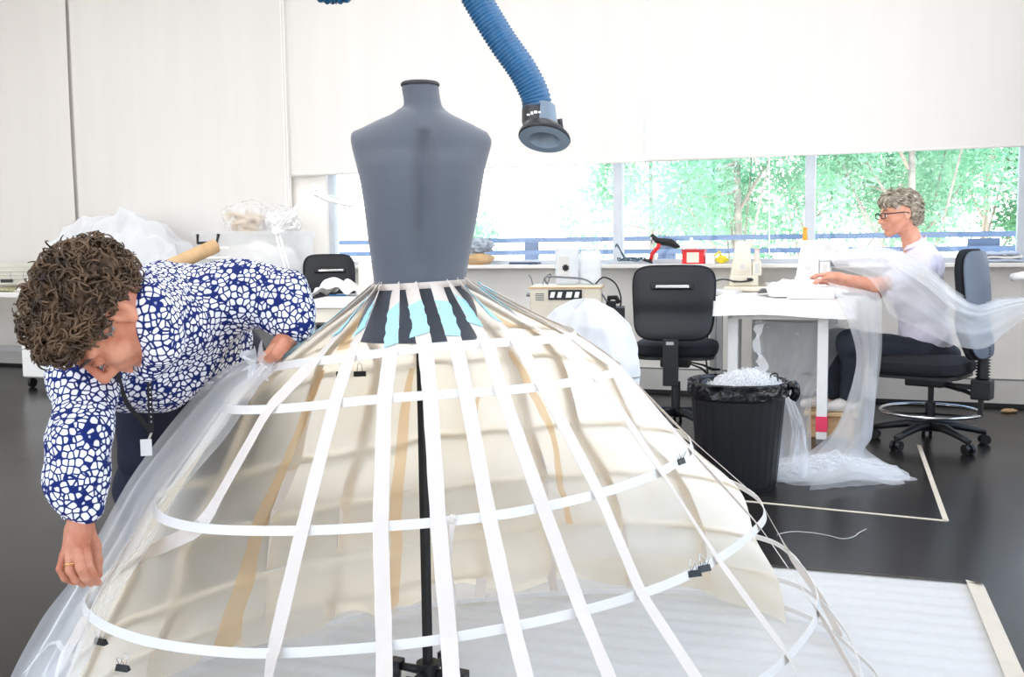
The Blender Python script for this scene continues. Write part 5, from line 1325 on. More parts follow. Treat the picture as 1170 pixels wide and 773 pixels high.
# sewing machine, seen from its handwheel end
def machine(name, label, loc, rz, m, s=1.0, spool=None):
    t = thing(name, label, 'sewing machine', loc, rz); G0 = xf(loc, rz); G = lambda x, y, z: G0(x * s, y * s, z * s)
    # local: arm runs along +y away from the handwheel end (y=0), x across
    b = MB(); rbox(b, G, -.095, .095, 0, .40, 0, .075); b.build('bed', m, t, bevel=.01 * s)
    # tapering column: hexahedron
    vs = [G(-.09, .0, .07), G(.055, .0, .07), G(.055, .12, .07), G(-.09, .12, .07), G(-.055, .01, .30), G(.035, .01, .30), G(.035, .12, .30), G(-.055, .12, .30)]
    MB().add(vs, [(3, 2, 1, 0), (4, 5, 6, 7), (0, 1, 5, 4), (1, 2, 6, 5), (2, 3, 7, 6), (3, 0, 4, 7)]).build('column', m, t, bevel=.012 * s)
    b = MB(); rbox(b, G, -.052, .032, .10, .40, .20, .30); b.build('arm', m, t, bevel=.014 * s)
    b = MB(); rbox(b, G, -.05, .03, .34, .41, .12, .24); hd = b.build('needle_head', m, t, bevel=.008 * s)
    MB().cyl(G(-.01, .38, .078), G(-.01, .38, .13), .003 * s).build('needle_bar', M['chrome'], hd)
    wh = MB().cyl(G(-.012, -.028, .13), G(-.012, .0, .13), .034 * s, n=28).build('handwheel', m, t, smooth=True, auto=.6)
    MB().cyl(G(-.012, -.033, .13), G(-.012, -.026, .13), .018 * s, n=20).build('wheel_hub', M['trunk_grey'], wh, smooth=True, auto=.6)
    b = MB()
    for k in range(5): rbox(b, G, .058, .085, -.003, .0, .09 + k * .0, .09)
    b = MB(); rbox(b, G, .055, .115, 0, .12, .07, .165); b.build('motor_box', m, t, bevel=.006 * s)
    b = MB(); rbox(b, G, .07, .10, -.004, .0, .085, .15); b.build('vent', M['trunk_grey'], t)
    b = MB().tube([G(-.08, -.012, .035), G(-.02, -.016, .03), G(.03, -.014, .035), G(.06, -.012, .045)], .006 * s, 8); b.box(G(.035, -.012, .045), (.03 * s, .016 * s, .02 * s), rz); b.build('plug_lead', M['black_plastic'], t)
    if spool:
        MB().cyl(G(.075, .06, .165), G(.075, .06, .175), .05 * s, n=20).build('spool_stand', M['grey_plastic'], t, smooth=True, auto=.6)
    return t, G
pm = at(850, 321, 7.02)
mt, GM = machine('sewing_machine', 'cream sewing machine with round handwheel at the far left end of the sewing table', (pm.x, pm.y, ZS_ + .032), tang + .15, M['cream'], 1.05)
pn_ = onz(937, 316, ZS_ )
pn_ = Vector((at(926, 300, 6.5).x, 6.5, ZS_ + .032))
mt2, GM2 = machine('sewing_machine', 'white sewing machine with an orange thread spool, just in front of the woman\'s hands', tuple(pn_), tang - .05, M['white_plastic'], 1.05)
b = MB(); rbox(b, GM2, .03, .21, .04, .16, .17, .29); b.build('front_panel', M['white_plastic'], mt2, bevel=.01)
MB().cyl(GM2(.10, .035, .25), GM2(.10, .045, .25), .022).cyl(GM2(.16, .03, .21), GM2(.16, .045, .21), .03).build('dial', M['trunk_grey'], mt2, smooth=True, auto=.6)
b = MB(); rbox(b, GM2, .10, .22, .03, .16, .135, .165); b.build('thread_guide', M['grey_plastic'], mt2, bevel=.004)
def spool(c, h, r, m, label, rz=0):
    t = thing('thread_spool', label, 'thread spool', c)
    MB().lathe([(r * .62, 0), (r * .62, .0)], c, 4) if False else None
    MB().lathe([(r * .9, .004), (r, .01), (r * .8, h * .5), (r * .75, h - .012), (r * .6, h - .006)], c, 20).build('thread', m, t, smooth=True)
    MB().lathe([(r * 1.25, 0), (r * 1.25, .005)], c, 20).build('flange', m, t, smooth=True, auto=.5)
    MB().lathe([(r * 1.2, h - .006), (r * 1.2, h)], c, 20).build('flange', m, t, smooth=True, auto=.5)
spool(GM2(-.04, .04, .298) , .085, .017, M['orange'], 'orange thread spool standing on the white sewing machine')
spool(GM(.085, .05, .168), .09, .022, mat('blush_thread', (244, 226, 218), .7), 'pale pink thread cone on the right side of the cream sewing machine')
# white cloth piled on the table in front of the machines
def pile(name, c, sx, sy, h, seed, m, lab, cat, solid=0):
    def fn(u, v):
        a, e = 2 * u - 1, 2 * v - 1; r_ = min(1, math.hypot(a, e) / 1.15); k = max(0, 1 - r_ ** 2.2) ** .6
        p = Vector((c.x + a * sx / 2, c.y + e * sy / 2, c.z + .003)); p.z += h * k * (1 + .5 * mnoise.noise(Vector((u * 4, v * 4, seed)))) + .3 * h * k * (1 - abs(2 * mnoise.noise(Vector((u * 6, v * 6, seed + 3))))) ; return p
    return MB().grid(fn, 50, 40).build(name, m, smooth=True, thing=(lab, cat))
pile('gathered_cloth', Ft(.50, .62, ZS_), .46, .50, .075, 2, M['cloth_white'], 'soft pile of white cloth in the middle of the sewing table', 'cloth')
pile('gathered_cloth', Ft(.74, .95, ZS_), .5, .5, .055, 6, M['cloth_white'], 'white gathered cloth under the woman\'s hands at the right of the table', 'cloth')
b = MB(); Fb = xf(Ft(.60, .33, ZS_), tang); rbox(b, Fb, -.14, .13, -.09, .09, -.005, .065); b.build('white_box', mat('white_card', (250, 250, 250), .7, var=.01), bevel=.006, thing=('low white box on the near right part of the sewing table', 'box'))
b = MB(); Fb = xf(Ft(.27, 1.2, ZS_), tang); 
for k in range(3): rbox(b, xf(Ft(.32, 1.25, ZS_ + k * .02), tang + .1 * k), -.10, .16, -.12, .12, 0, .016)
b.build('folded_papers', M['trunk_grey'], bevel=.002, thing=('stack of grey white papers between the two sewing machines', 'paper'))
# ================================================================== waste bin with liner
bc = onz(842, 553, 0); bc.z = 0
t = thing('waste_bin', 'black ribbed waste bin with black liner, standing left of the sewing table leg', 'bin', bc)
zr = CAMZ - (437 - 282.5) / (FPX / bc.y)
b = MB(); n = 120; vs = []
for k, (r_, z) in enumerate([(.178, 0), (.182, .02), (.215, zr - .07), (.222, zr - .06), (.224, zr)]):
    for i in range(n): a = 2 * PI * i / n; rr = r_ * (1 + (.008 if i % 4 < 2 else 0) * (1 if 0 < k < 3 else 0)); vs.append(bc + Vector((rr * math.cos(a), rr * math.sin(a), z)))
b.add(vs, [(k * n + i, k * n + (i + 1) % n, (k + 1) * n + (i + 1) % n, (k + 1) * n + i) for k in range(4) for i in range(n)] + [tuple(range(n - 1, -1, -1))]); b.build('bin_body', M['black_plastic'], t, smooth=False)
M['liner'] = mat('black_liner', (16, 18, 24), .22, var=.1, bump=.8, bscale=30)
def ln(u, v):
    a = 2 * PI * u; w = mnoise.noise(Vector((math.cos(a) * 5, math.sin(a) * 5, v * 3))); w2 = math.sin(a * 17 + 3 * w)
    if v < .45:
        k = v / .45; r_ = .234 + .008 * w + .003 * w2; z = zr - .055 - .012 * w + (.07 + .012 * w) * k
    else:
        k = (v - .45) / .55; r_ = .232 - .035 * k + .006 * w2 * k; z = zr + .015 - .12 * k + .01 * w
    return bc + Vector((r_ * math.cos(a), r_ * math.sin(a), z))
MB().grid(ln, 140, 16, False).build('liner', M['liner'], t, smooth=True)
MB().tube(cat_rom([bc + Vector((.20, -.08, zr - .02)), bc + Vector((.235, -.1, zr + .0)), bc + Vector((.245, -.10, zr - .04)), bc + Vector((.235, -.09, zr - .07))], 5), [.02] * 16, 8).build('liner_knot', M['liner'], t, smooth=True)
# ================================================================== extraction arm with hose
YH = 3.2
M['hose'] = mat('blue_hose', (30, 92, 138), .45, var=.08, scale=60, coat=.2)
M['hose2'] = mat('hood_black', (44, 46, 52), .4, var=.08)
hp = cat_rom([at(614, 126, YH), at(611, 108, YH), at(597, 80, YH), at(576, 50, YH), at(556, 18, YH), at(536, -18, YH), at(512, -70, YH), at(470, -120, YH + .05), at(425, -70, YH + .05), at(400, -22, YH), at(383, -13, YH), at(362, -22, YH - .02), at(340, -80, YH), at(335, -200, YH), Vector((at(335, -200, YH).x, YH, CEIL - .05))], 12)
hp = resample(hp, 1800)
t = thing('extraction_arm', 'blue corrugated fume extraction hose with black suction hood hanging from above', 'extraction arm', Vector((hp[-1].x, YH, CEIL)))
rs_ = [.0455 + .0022 * math.sin(i * 2 * PI / 6.0) for i in range(1800)]
hz = MB().tube(hp, rs_, 28, caps=False).build('hose', M['hose'], t, smooth=True)
MB().cyl(Vector((hp[-1].x, YH, CEIL - .06)), Vector((hp[-1].x, YH, CEIL)), .09).build('ceiling_mount', M['hose2'], t, smooth=True, auto=.6)
# hood: round neck flaring to an oval flanged mouth tilted toward the camera
hN = at(613.5, 127, YH); hM = at(622, 158, YH - .02)
Rh = frame(Vector((0, -1, .12)), Vector((.10, 0, 1)))   # columns left, forward, up
Rr = Matrix.Rotation(math.radians(9), 3, 'Y') @ Matrix.Rotation(math.radians(-27), 3, 'X')
def hring(c, rx, ry, R3, n=48): return [c + R3 @ Vector((rx * math.cos(2 * PI * i / n), ry * math.sin(2 * PI * i / n), 0)) for i in range(n)]
I3 = Matrix.Identity(3)
def loft(rings, name, m, par, close=False):
    n = len(rings[0]); vs = [p for r_ in rings for p in r_]; b = MB(); b.add(vs, [(k * n + i, k * n + (i + 1) % n, (k + 1) * n + (i + 1) % n, (k + 1) * n + i) for k in range(len(rings) - 1) for i in range(n)]); return b.build(name, m, par, smooth=True, auto=.7)
hood = loft([hring(hN + Vector((0, 0, .02)), .046, .046, I3), hring(hN, .048, .048, I3), hring(hN - Vector((-.002, 0, .035)), .05, .05, I3), hring(hM + Vector((-.004, 0, .030)), .062, .058, Rr), hring(hM + Vector((0, 0, .008)), .081, .074, Rr), hring(hM, .083, .076, Rr), hring(hM - Vector((0, 0, .004)), .080, .073, Rr)], 'hood', M['hose2'], t)
loft([hring(hM - Vector((0, 0, .004)), .080, .073, Rr), hring(hM - Vector((0, 0, .006)), .05, .043, Rr), hring(hM + Vector((0, 0, .02)), .046, .04, Rr), hring(hM + Vector((0, 0, .10)), .035, .03, Rr)], 'mouth', mat('mouth_grey', (120, 138, 156), .4), hood)
MB().ell(at(627, 138.5, YH - .055), (.010, .008, .007), n=16).build('red_knob', M['red'], hood, smooth=True)
MB().tube([at(643, 154, YH - .01), at(641, 145, YH - .01), at(639.5, 136, YH - .01)], [.007, .0075, .0085], 10).build('handle', M['hose2'], hood, smooth=True)
b = MB()
for i, (px, py, w, h) in enumerate(((603.5, 133, .010, .006), (607.5, 131.5, .008, .009), (611.5, 130.5, .010, .008), (616, 130.5, .008, .006), (620, 130.5, .009, .009), (623.3, 130, .007, .007))):
    p = at(px, py, YH); dx = p.x - hN.x; yy = -math.sqrt(max(1e-5, .0495 ** 2 - dx * dx)) ; b.box(Vector((p.x, hN.y + yy - .0005, p.z)), (w, .002, h), 0)
b.build('white_lettering', M['white_plastic'], hood)
for G_, rz_, lab in ((GM, tang + .15, 'flat cream base plate under the cream sewing machine'), (GM2, tang - .05, 'flat white base plate under the white sewing machine')):
    b = MB(); rbox(b, G_, -.13, .15, -.03, .42, -.034, -.001); b.build('base_plate', M['cream'] if G_ is GM else M['white_plastic'], bevel=.006, thing=(lab, 'machine base'))
# ================================================================== sill things
def sill(px, d=-.09): p = onwall(px, 300, d); return Vector((p.x, p.y, ZS + .001))
# steam generator unit on a low cabinet below the sill, with white water tank, cables
sc0 = at(648, 380, 7.1); sc0.z = 0
t = thing('steam_station', 'beige steam generator box with dark control panel, right of the torso form', 'steam generator', (sc0.x, sc0.y, 0), -.12)
Fz = xf((sc0.x, sc0.y, 0), -.12)
zt = CAMZ - (325 - 284) / (FPX / 7.0)
b = MB(); rbox(b, Fz, -.25, .25, -.16, .16, zt - .30, zt); b.build('housing', M['beige_metal'], t, bevel=.012)
b = MB(); rbox(b, Fz, -.26, .26, -.165, .165, zt - .022, zt - .012); b.build('lid_seam', M['card'], t)
b = MB(); rbox(b, Fz, -.12, .115, -.166, -.16, zt - .10, zt - .03); cpn = b.build('control_panel', M['black_plastic'], t)
b = MB()
for x0, x1 in ((-.11, -.07), (-.06, -.02), (.0, .05), (.06, .10)):
    b.add([Fz(x0, -.168, zt - .085), Fz(x1 - .01, -.168, zt - .085), Fz(x1, -.168, zt - .045), Fz(x0 + .01, -.168, zt - .045)], [(0, 1, 2, 3)])
b.build('panel_marks', M['white_plastic'], cpn)
b = MB()
for k in range(4): rbox(b, Fz, -.21, -.15, -.164, -.16, zt - .06 - k * .014, zt - .054 - k * .014)
b.build('vent', M['grey_plastic'], t)
MB().cyl(Fz(-.29, 0, zt - .07), Fz(-.25, 0, zt - .07), .014).build('side_knob', M['steel'], t, smooth=True, auto=.6)
# trolley that carries it
tt = thing('trolley', 'low white two tier trolley carrying the steam generator, mostly hidden by the skirt', 'trolley', (sc0.x + .1, sc0.y, 0), -.12)
for z in (zt - .33, .18):
    b = MB(); rbox(b, Fz, -.30, .42, -.2, .2, z, z + .028); b.build('shelf', M['white_plastic'], tt, bevel=.004)
for x in (-.28, .40):
    for y in (-.18, .18):
        b = MB(); rbox(b, Fz, x - .014, x + .014, y - .014, y + .014, .06, zt - .33); l = b.build('leg', M['grey_metal'], tt); MB().cyl(Fz(x - .012, y, .031), Fz(x + .012, y, .031), .03).build('castor', M['black_plastic'], l, smooth=True, auto=.6)
bx = Fz(.335, .0, 0)
t2 = thing('power_box', 'black box with a plug on top, right of the beige steam generator', 'power box', (bx.x, bx.y, zt - .30), -.12)
b = MB(); rbox(b, Fz, .26, .41, -.13, .13, zt - .30, zt - .16); b.build('box', M['black_plastic'], t2, bevel=.004)
b = MB(); rbox(b, Fz, .28, .35, -.10, -.03, zt - .16, zt - .115); b.tube([Fz(.30, -.06, zt - .13), Fz(.30, -.06, zt - .09), Fz(.35, -.06, zt - .09), Fz(.37, -.06, zt - .13)], .018, 10); b.build('plug', M['black_metal'], t2, bevel=.004)
MB().tube(cat_rom([Fz(-.14, -.05, zt + .01), Fz(-.145, -.08, zt + .055), Fz(-.02, -.09, zt + .055), Fz(.14, -.09, zt + .035), Fz(.23, -.09, zt - .04), Fz(.29, -.09, zt - .12)], 8), .007, 7).build('steam_hose', M['grey_plastic'], smooth=True, thing=('grey steam hose arching over the beige steam generator', 'hose'))
MB().tube(cat_rom([Fz(.20, .0, zt + .0), Fz(.26, .0, zt + .05), Fz(.34, .0, zt + .01), Fz(.38, -.02, zt - .08), Fz(.38, -.03, zt - .155)], 8), .006, 7).build('black_cable', M['black_plastic'], smooth=True, thing=('black cord curving down to the black power box', 'cord'))
for px0, px1, nm in ((604, 613, 'left'), (624, 628, 'right')):
    P = [at(px0, 314, 7.05), at(px0 + 3, 318, 7.05), at(px0 + 6, 328, 7.05)] if nm == 'left' else [at(620, 326, 7.05), at(622, 318, 7.05), at(629, 313, 7.05)]
    MB().tube(cat_rom(P + [Fz(-.2 if nm == 'left' else -.14, .0, zt)], 5), .004, 6).build('wire', M['grey_plastic'], smooth=True, thing=('thin grey wire rising from the ' + nm + ' back edge of the steam generator', 'wire'))
wt = thing('water_tank', 'translucent white water container with a small black mark, standing on the steam generator', 'container', Fz(.06, .03, zt), -.12)
b = MB(); rbox(b, Fz, -.08, .085, -.05, .11, zt + .001, zt + .27); b.build('tank_body', mat('tank_white', (240, 242, 245), .35, var=.01, trans=.4, alpha=.9), wt, bevel=.02)
b = MB(); rbox(b, Fz, .09, .24, .0, .12, zt + .001, zt + .24); b.build('rear_tank', mat('tank_white2', (246, 247, 248), .35, var=.01, trans=.4, alpha=.8), wt, bevel=.02)
b = MB(); c = Fz(-.005, -.052, zt + .12)
for k in range(4): a = k * PI / 4 + .3; b.box(c, (.05, .004, .012), 0, R=Matrix.Rotation(-.12, 3, 'Z') @ Matrix.Rotation(a, 3, 'Y'))
b.build('black_mark', M['black_plastic'], wt)
b = MB(); rbox(b, Fz, -.055, .02, -.0525, -.05, zt + .05, zt + .20); b.build('label', M['trunk_grey'], wt)
# bag and brown block on the sill behind the torso
p = sill(547, -.12)
MB().ell(p + Vector((0, 0, .045)), (.13, .07, .05), wob=.25, n=26, seed=3).build('brown_bundle', M['card'], smooth=True, thing=('light brown paper bundle on the sill right behind the torso form', 'bundle'))
b = MB()
def bg_(u, v):
    a = 2 * PI * u; ph = PI * (.02 + .96 * v); q = Vector((math.sin(ph) * math.cos(a), math.sin(ph) * math.sin(a), math.cos(ph))); k = 1 + .3 * mnoise.noise(q * 3.2) + .12 * mnoise.noise(q * 9)
    return p + Vector((q.x * .12 * k, q.y * .06 * k, .155 + q.z * .06 * k))
b.grid(bg_, 50, 30, False); b.build('grey_bag', mat('grey_plastic_bag', (126, 140, 158), .3, rgb2=(200, 208, 218), scale=22, bump=.5, bscale=40), smooth=True, thing=('crumpled grey blue plastic bag on top of the brown bundle at the window', 'bag'))
p = sill(600, -.12); MB().box(p + Vector((0, 0, .011)), (.24, .10, .018), -TH).build('dark_tray', mat('navy_tray', (40, 56, 84), .4), bevel=.005, thing=('flat dark navy tray on the sill right of the torso form', 'tray'))
p = sill(580, -.13); MB().box(p + Vector((0, 0, .0015)), (.38, .1, .003), -TH).build('pale_sheet', M['blue_cloth'], thing=('thin pale blue sheet lying on the sill beside the dark tray', 'sheet'))
p = sill(682, -.12); MB().box(p + Vector((0, 0, .004)), (.20, .10, .007), -TH + .1).build('pale_folder', M['blue_cloth'], bevel=.002, thing=('pale blue folder on the sill just left of the window mullion', 'folder'))
# coil of wires
p = sill(720, -.10); b = MB(); rr = random.Random(5)
P = [p + Vector((.13 * math.cos(a * .9) * (1 - .02 * a) + rr.uniform(-.01, .01), .05 * math.sin(a), .02 + .03 * abs(math.sin(a * 1.7)) + (.10 if 3 < i < 7 else 0))) for i, a in enumerate([k * .7 for k in range(26)])]
b.tube(cat_rom(P, 5), .005, 6).build('wire_coil', mat('teal_dark_wire', (64, 92, 110), .5), smooth=True, thing=('loose coil of dark wires on the sill behind the empty chair', 'wire coil'))
# glue gun standing up
p = sill(748, -.11)
t = thing('glue_gun', 'red and black glue gun propped up on the sill above the empty chair', 'glue gun', p)
Rg = lambda x, z: at(x, z, p.y - .02)
MB().tube([Rg(743, 299), Rg(745, 290), Rg(752, 282), Rg(754, 276)], [.016, .015, .017, .018], 10).build('grip', M['red'], t, smooth=True)
MB().tube([Rg(744, 268), Rg(750, 274), Rg(757, 276), Rg(766, 277), Rg(773, 281), Rg(777, 282)], [.012, .022, .030, .032, .022, .008], 14).build('barrel', M['black_plastic'], t, smooth=True)
MB().tube([Rg(741, 296), Rg(740, 299.5)], [.03, .04], 12).build('stand', M['black_plastic'], t, smooth=True)
MB().tube([Rg(747, 268), Rg(744, 272), Rg(745, 278)], .008, 8).build('trigger', M['chrome'], t, smooth=True)
# red box with white label and white object on top
p = sill(793, -.11)
t = thing('red_box', 'small red box with white label on the sill between the chair and the cream machine', 'box', p, -TH)
Fr = xf(p, -TH); b = MB(); rbox(b, Fr, -.082, .082, -.05, .05, 0, .095); b.build('box_body', M['red'], t, bevel=.003)
b = MB(); rbox(b, Fr, -.045, .045, -.0525, -.05, .01, .085); b.build('label', M['cream'], t)
b = MB(); rbox(b, Fr, -.085, .085, -.053, .053, .095, .107); b.build('lid', mat('lid_red', (214, 60, 60), .5), t, bevel=.002)
MB().lathe([(.045, 0), (.05, .01), (.03, .03), (.028, .06), (.014, .07), (.012, .09)], Fr(-.02, 0, .107), 16).build('white_bottle', M['white_plastic'], smooth=True, thing=('small white bottle standing on the red box', 'bottle'))
p = sill(825, -.11); b = MB().ell(p + Vector((0, 0, .03)), (.045, .03, .028), wob=.5, n=18); b.tube([p + Vector((.0, 0, .05)), p + Vector((-.02, 0, .09)), p + Vector((-.06, 0, .06))], .008, 6).build('yellow_tape', M['yellow'], smooth=True, thing=('yellow crumpled tape on the sill left of the cream machine', 'tape'))
p = sill(812, -.11); MB().box(p + Vector((0, 0, .03)), (.07, .07, .06), -TH).build('white_box', M['white_plastic'], bevel=.004, thing=('tiny white box on the sill between the red box and the yellow tape', 'box'))
# folded pale cloth on the sill at the right, long drawers below
for k, (w, z, a) in enumerate(((.36, .0, 0), (.34, .022, .06), (.30, .045, -.05))):
    p = sill(1135, -.10)
    def fo(u, v, w=w, z=z, a=a): 
        q = p + WE * ((u - .5) * w) + WN * ((v - .5) * .17); q.z += z + .012 + .010 * mnoise.noise(q * 14 + Vector((k, 0, 0))) + .01 * math.sin(PI * v); return q
    MB().grid(fo, 24, 14, False).build('folded_cloth', M['blue_cloth'] if k != 1 else M['cloth_white'], smooth=True, solid=.014, thing=(('lowest pale blue cloth of the folded stack on the sill behind the chair', 'white middle cloth of the folded stack on the sill behind the chair', 'topmost pale blue cloth of the folded stack on the sill behind the chair')[k], 'cloth', 'folded cloths on the sill'))
# white paper roll at far right edge
MB().tube([at(1156, 317, 5.6), at(1176, 313, 5.6)], .022, 14).tube([at(1176, 313, 5.6), at(1230, 302, 5.6)], .022, 14).build('tulle_roll', M['cloth_white'], smooth=True, thing=('white roll end reaching in at the far right edge below the window', 'roll'))
st_ = at(1236, 301, 5.6)
t = thing('roll_stand', 'thin white stand off the right edge holding the tulle ends', 'stand', (st_.x, st_.y, 0))
MB().cyl((st_.x, st_.y, .03), (st_.x, st_.y, 1.08), .016).build('post', M['white_plastic'], t, smooth=True, auto=.6)
MB().cyl((st_.x, st_.y, 0), (st_.x, st_.y, .03), .13).build('foot', M['white_plastic'], t, smooth=True, auto=.6)
# ================================================================== the woman, her chair, foot box
wc = onz(1062, 507, 0); WRZ = math.radians(50)
swivel('swivel_chair', 'black swivel chair with chrome foot ring in which the grey haired woman sits', (wc.x, wc.y, 0), WRZ, bw=.48, z_seat=.49, z_b0=.50, z_b1=1.10, ring=True, grey_shell=True, bellows=True)
fbx = Vector((1.90, 5.87, 0))
t = thing('foot_box', 'pale wooden box under the woman\'s feet beside the white table leg', 'footrest', fbx, -TH); Ff = xf(fbx, -TH)
b = MB(); rbox(b, Ff, -.15, .15, -.13, .13, .13, .155); b.build('top_board', M['wood'], t, bevel=.003)
b = MB(); rbox(b, Ff, -.13, .13, -.11, -.09, 0, .13); rbox(b, Ff, -.13, .13, .09, .11, 0, .13); b.build('side_board', M['wood'], t, bevel=.002)
b = MB(); rbox(b, Ff, -.13, -.11, -.09, .09, 0, .13); rbox(b, Ff, .11, .13, -.09, .09, 0, .13); b.build('end_board', M['wood'], t, bevel=.002)
YW = 5.80
wo = thing('person', 'grey haired woman in glasses and pale lilac shirt, seated sewing at the white table', 'person', (at(1055, 400, YW).x, YW, 0))
Wf, Wu = Vector((-1, -.10, -.16)), Vector((-.14, 0, 1)); WR = frame(Wf, Wu)
WC = at(1027, 244, 5.84)
S = SDF(.003); WT = head_parts(S, WC, WR, 1.04, jaw=.95, nose=.95, fem=True)
nbw = at(1044, 280, 5.84)
S.cap(WT(0, -.03, -.05), nbw, .052, .056, .03)
wh = S.mesh()
def warm(seed, sh, el, wr, kn, y, up=1):
    S = SDF(.003); S.chain([sh, el, wr], [.047, .040, .027], .03)
    d = (kn - wr).normalized(); sd = Vector((0, 1, 0)); upv = sd.cross(d).normalized()
    S.cap(wr, wr + d * .05, .028, .027, .02)
    for k in range(4):
        o = sd * ((k - 1.5) * .019); kk = wr + d * .085 + o; S.cap(wr + d * .03 + o * .5, kk, .019, .0125, .012)
        L_ = (.062, .072, .068, .052)[k]; S.chain([kk, kk + d * L_ * .55 - Vector((0, 0, .008)), kk + d * L_ * .95 - Vector((0, 0, .028))], [.010, .0092, .008], .005)
    th0 = wr + d * .02 - sd * .025 * up; S.chain([th0, th0 + d * .04 - sd * .018 * up - Vector((0, 0, .01)), th0 + d * .075 - sd * .015 * up - Vector((0, 0, .022))], [.016, .012, .009], .008)
    return S.mesh()
shL = at(1058, 312, 5.66); elL = at(1003, 326, 5.58); wrL = at(958, 317, 5.66)
aL = warm(1, shL, elL, wrL, at(940, 314, 5.70), 0, 1)
shR = at(1040, 308, 6.00); elR = at(1000, 334, 6.05); wrR = at(955, 322, 5.95)
aR = warm(2, shR, elR, wrR, at(938, 319, 5.92), 0, -1)
# lower legs / ankles
kneeL, kneeR = at(974, 392, 5.74), at(958, 390, 5.95)
ankL, ankR = Ff(.10, -.05, .21), Ff(-.02, .07, .21)
S = SDF(.004); S.cap(ankL + Vector((0, 0, .05)), ankL, .038, .034); S.cap(ankL, ankL + Vector((-.06, -.01, -.02)), .034, .03); la = S.mesh()
S = SDF(.004); S.cap(ankR + Vector((0, 0, .05)), ankR, .038, .034); S.cap(ankR, ankR + Vector((-.06, -.01, -.02)), .034, .03); lb = S.mesh()
S = SDF(.01); S.chain([WT(0, -.03, -.05), nbw, at(1053, 320, YW), at(1054, 360, YW), at(1058, 400, YW)], [.045, .05, .09, .09, .09], .05)
S.cap(at(1052, 312, YW), shL, .06, .045); S.cap(at(1052, 312, YW), shR, .06, .045)
S.chain([at(1056, 404, YW - .08), kneeL, ankL + Vector((0, 0, .04))], [.07, .05, .03], .04); S.chain([at(1056, 404, YW + .08), kneeR, ankR + Vector((0, 0, .04))], [.07, .05, .03], .04)
wcore = S.mesh()
wbody = np_obj('body', join_np([wh, aL, aR, la, lb, wcore]), M['skin_f'], wo, relax=1)
M['lilac'] = mat('lilac_shirt', (226, 222, 238), .85, var=.03, scale=12, bump=.3, bscale=30)
S = SDF(.006)
S.chain([at(1056, 390, YW), at(1053, 350, YW), at(1050, 318, YW + .01)], [.135, .125, .125], .06)
S.ell(at(1050, 318, YW), (.105, .17, .13), None, .06); S.ell(at(1030, 335, YW), (.07, .12, .09), None, .06)
S.ell(at(1058, 385, YW), (.135, .17, .10), None, .05)
S.cap(nbw + Vector((.012, 0, .0)), at(1056, 300, YW), .062, .11, .05)
S.cap(shL + Vector((.01, .05, .01)), shL.lerp(elL, .62), .078, .068, .05); S.cap(shR + Vector((0, -.04, .01)), shR.lerp(elR, .62), .075, .066, .05)
w4 = folds(.0035, 24, 3.0); w5 = folds(.002, 50, 1.0)
np_obj('shirt', S.mesh(lambda X, Y, Z: w4(X, Y, Z) + w5(X, Y, Z)), M['lilac'], wo, relax=1)
def colr(u, v):
    an = 2 * PI * (u * .84 + .58); rr = .062 + .014 * v; c = nbw.lerp(WT(0, -.03, -.05), .12); return c + Vector((math.cos(an) * rr + .012 * (1 - v), math.sin(an) * rr, .012 - .034 * v + .028 * math.cos(an)))
MB().grid(colr, 36, 5, False).build('collar', M['lilac'], wo, smooth=True, solid=.003)
M['slate'] = mat('slate_trousers', (36, 42, 54), .85, var=.1, scale=20, bump=.25, bscale=40)
S = SDF(.007)
S.ell(at(1060, 404, YW), (.17, .18, .095), None, .06)
S.chain([at(1052, 404, YW - .09), kneeL, ankL + Vector((.015, 0, .05))], [.095, .075, .062], .05)
S.chain([at(1052, 404, YW + .09), kneeR, ankR + Vector((.015, 0, .05))], [.095, .075, .062], .05)
w6 = folds(.0035, 26, .5); np_obj('trousers', S.mesh(w6), M['slate'], wo, relax=1)
for an_ in (ankL, ankR):
    S = SDF(.004); c = an_; z = .183
    S.chain([Vector((c.x + .035, c.y, z + .008)), Vector((c.x - .06, c.y - .01, z + .006)), Vector((c.x - .15, c.y - .02, z))], [.036, .036, .028], .03)
    np_obj('shoe', S.mesh(cut=lambda X, Y, Z: .1565 - Z), mat('pale_shoe', (226, 220, 214), .5), wo)
# hair: swept short waves
M['silver'] = hair_mat('silver_blond_hair', (120, 108, 92), (206, 196, 180), scale=34)
S = SDF(.004)
def WH(x, y, z, rx, ry, rz, k=.03, sub=False): S.ell(WT(x, y, z), (rx, ry, rz), WR, k, sub)
WH(0, -.02, .062, .086, .104, .076); WH(0, -.07, .02, .076, .062, .085); WH(0, .05, .085, .062, .045, .04); WH(0, -.075, -.045, .06, .045, .04)
WH(.066, -.055, .01, .024, .03, .05); WH(-.066, -.055, .01, .024, .03, .05); WH(.085, -.012, -.005, .03, .028, .034, .006, True); WH(-.085, -.012, -.005, .03, .028, .034, .006, True)
WH(0, .115, -.005, .08, .045, .06, .01, True); WH(.085, .04, -.035, .035, .05, .05, .01, True); WH(-.085, .04, -.035, .035, .05, .05, .01, True)
hw_ = S.mesh(lambda X, Y, Z: .005 * np.sin(X * 90 + 2 * np.sin(Z * 70)) * np.sin(Y * 80 + Z * 60)); wb = np_obj('hair', hw_, M['silver'], wo, relax=1)
HC_ = WC
rs = random.Random(9); b = MB()
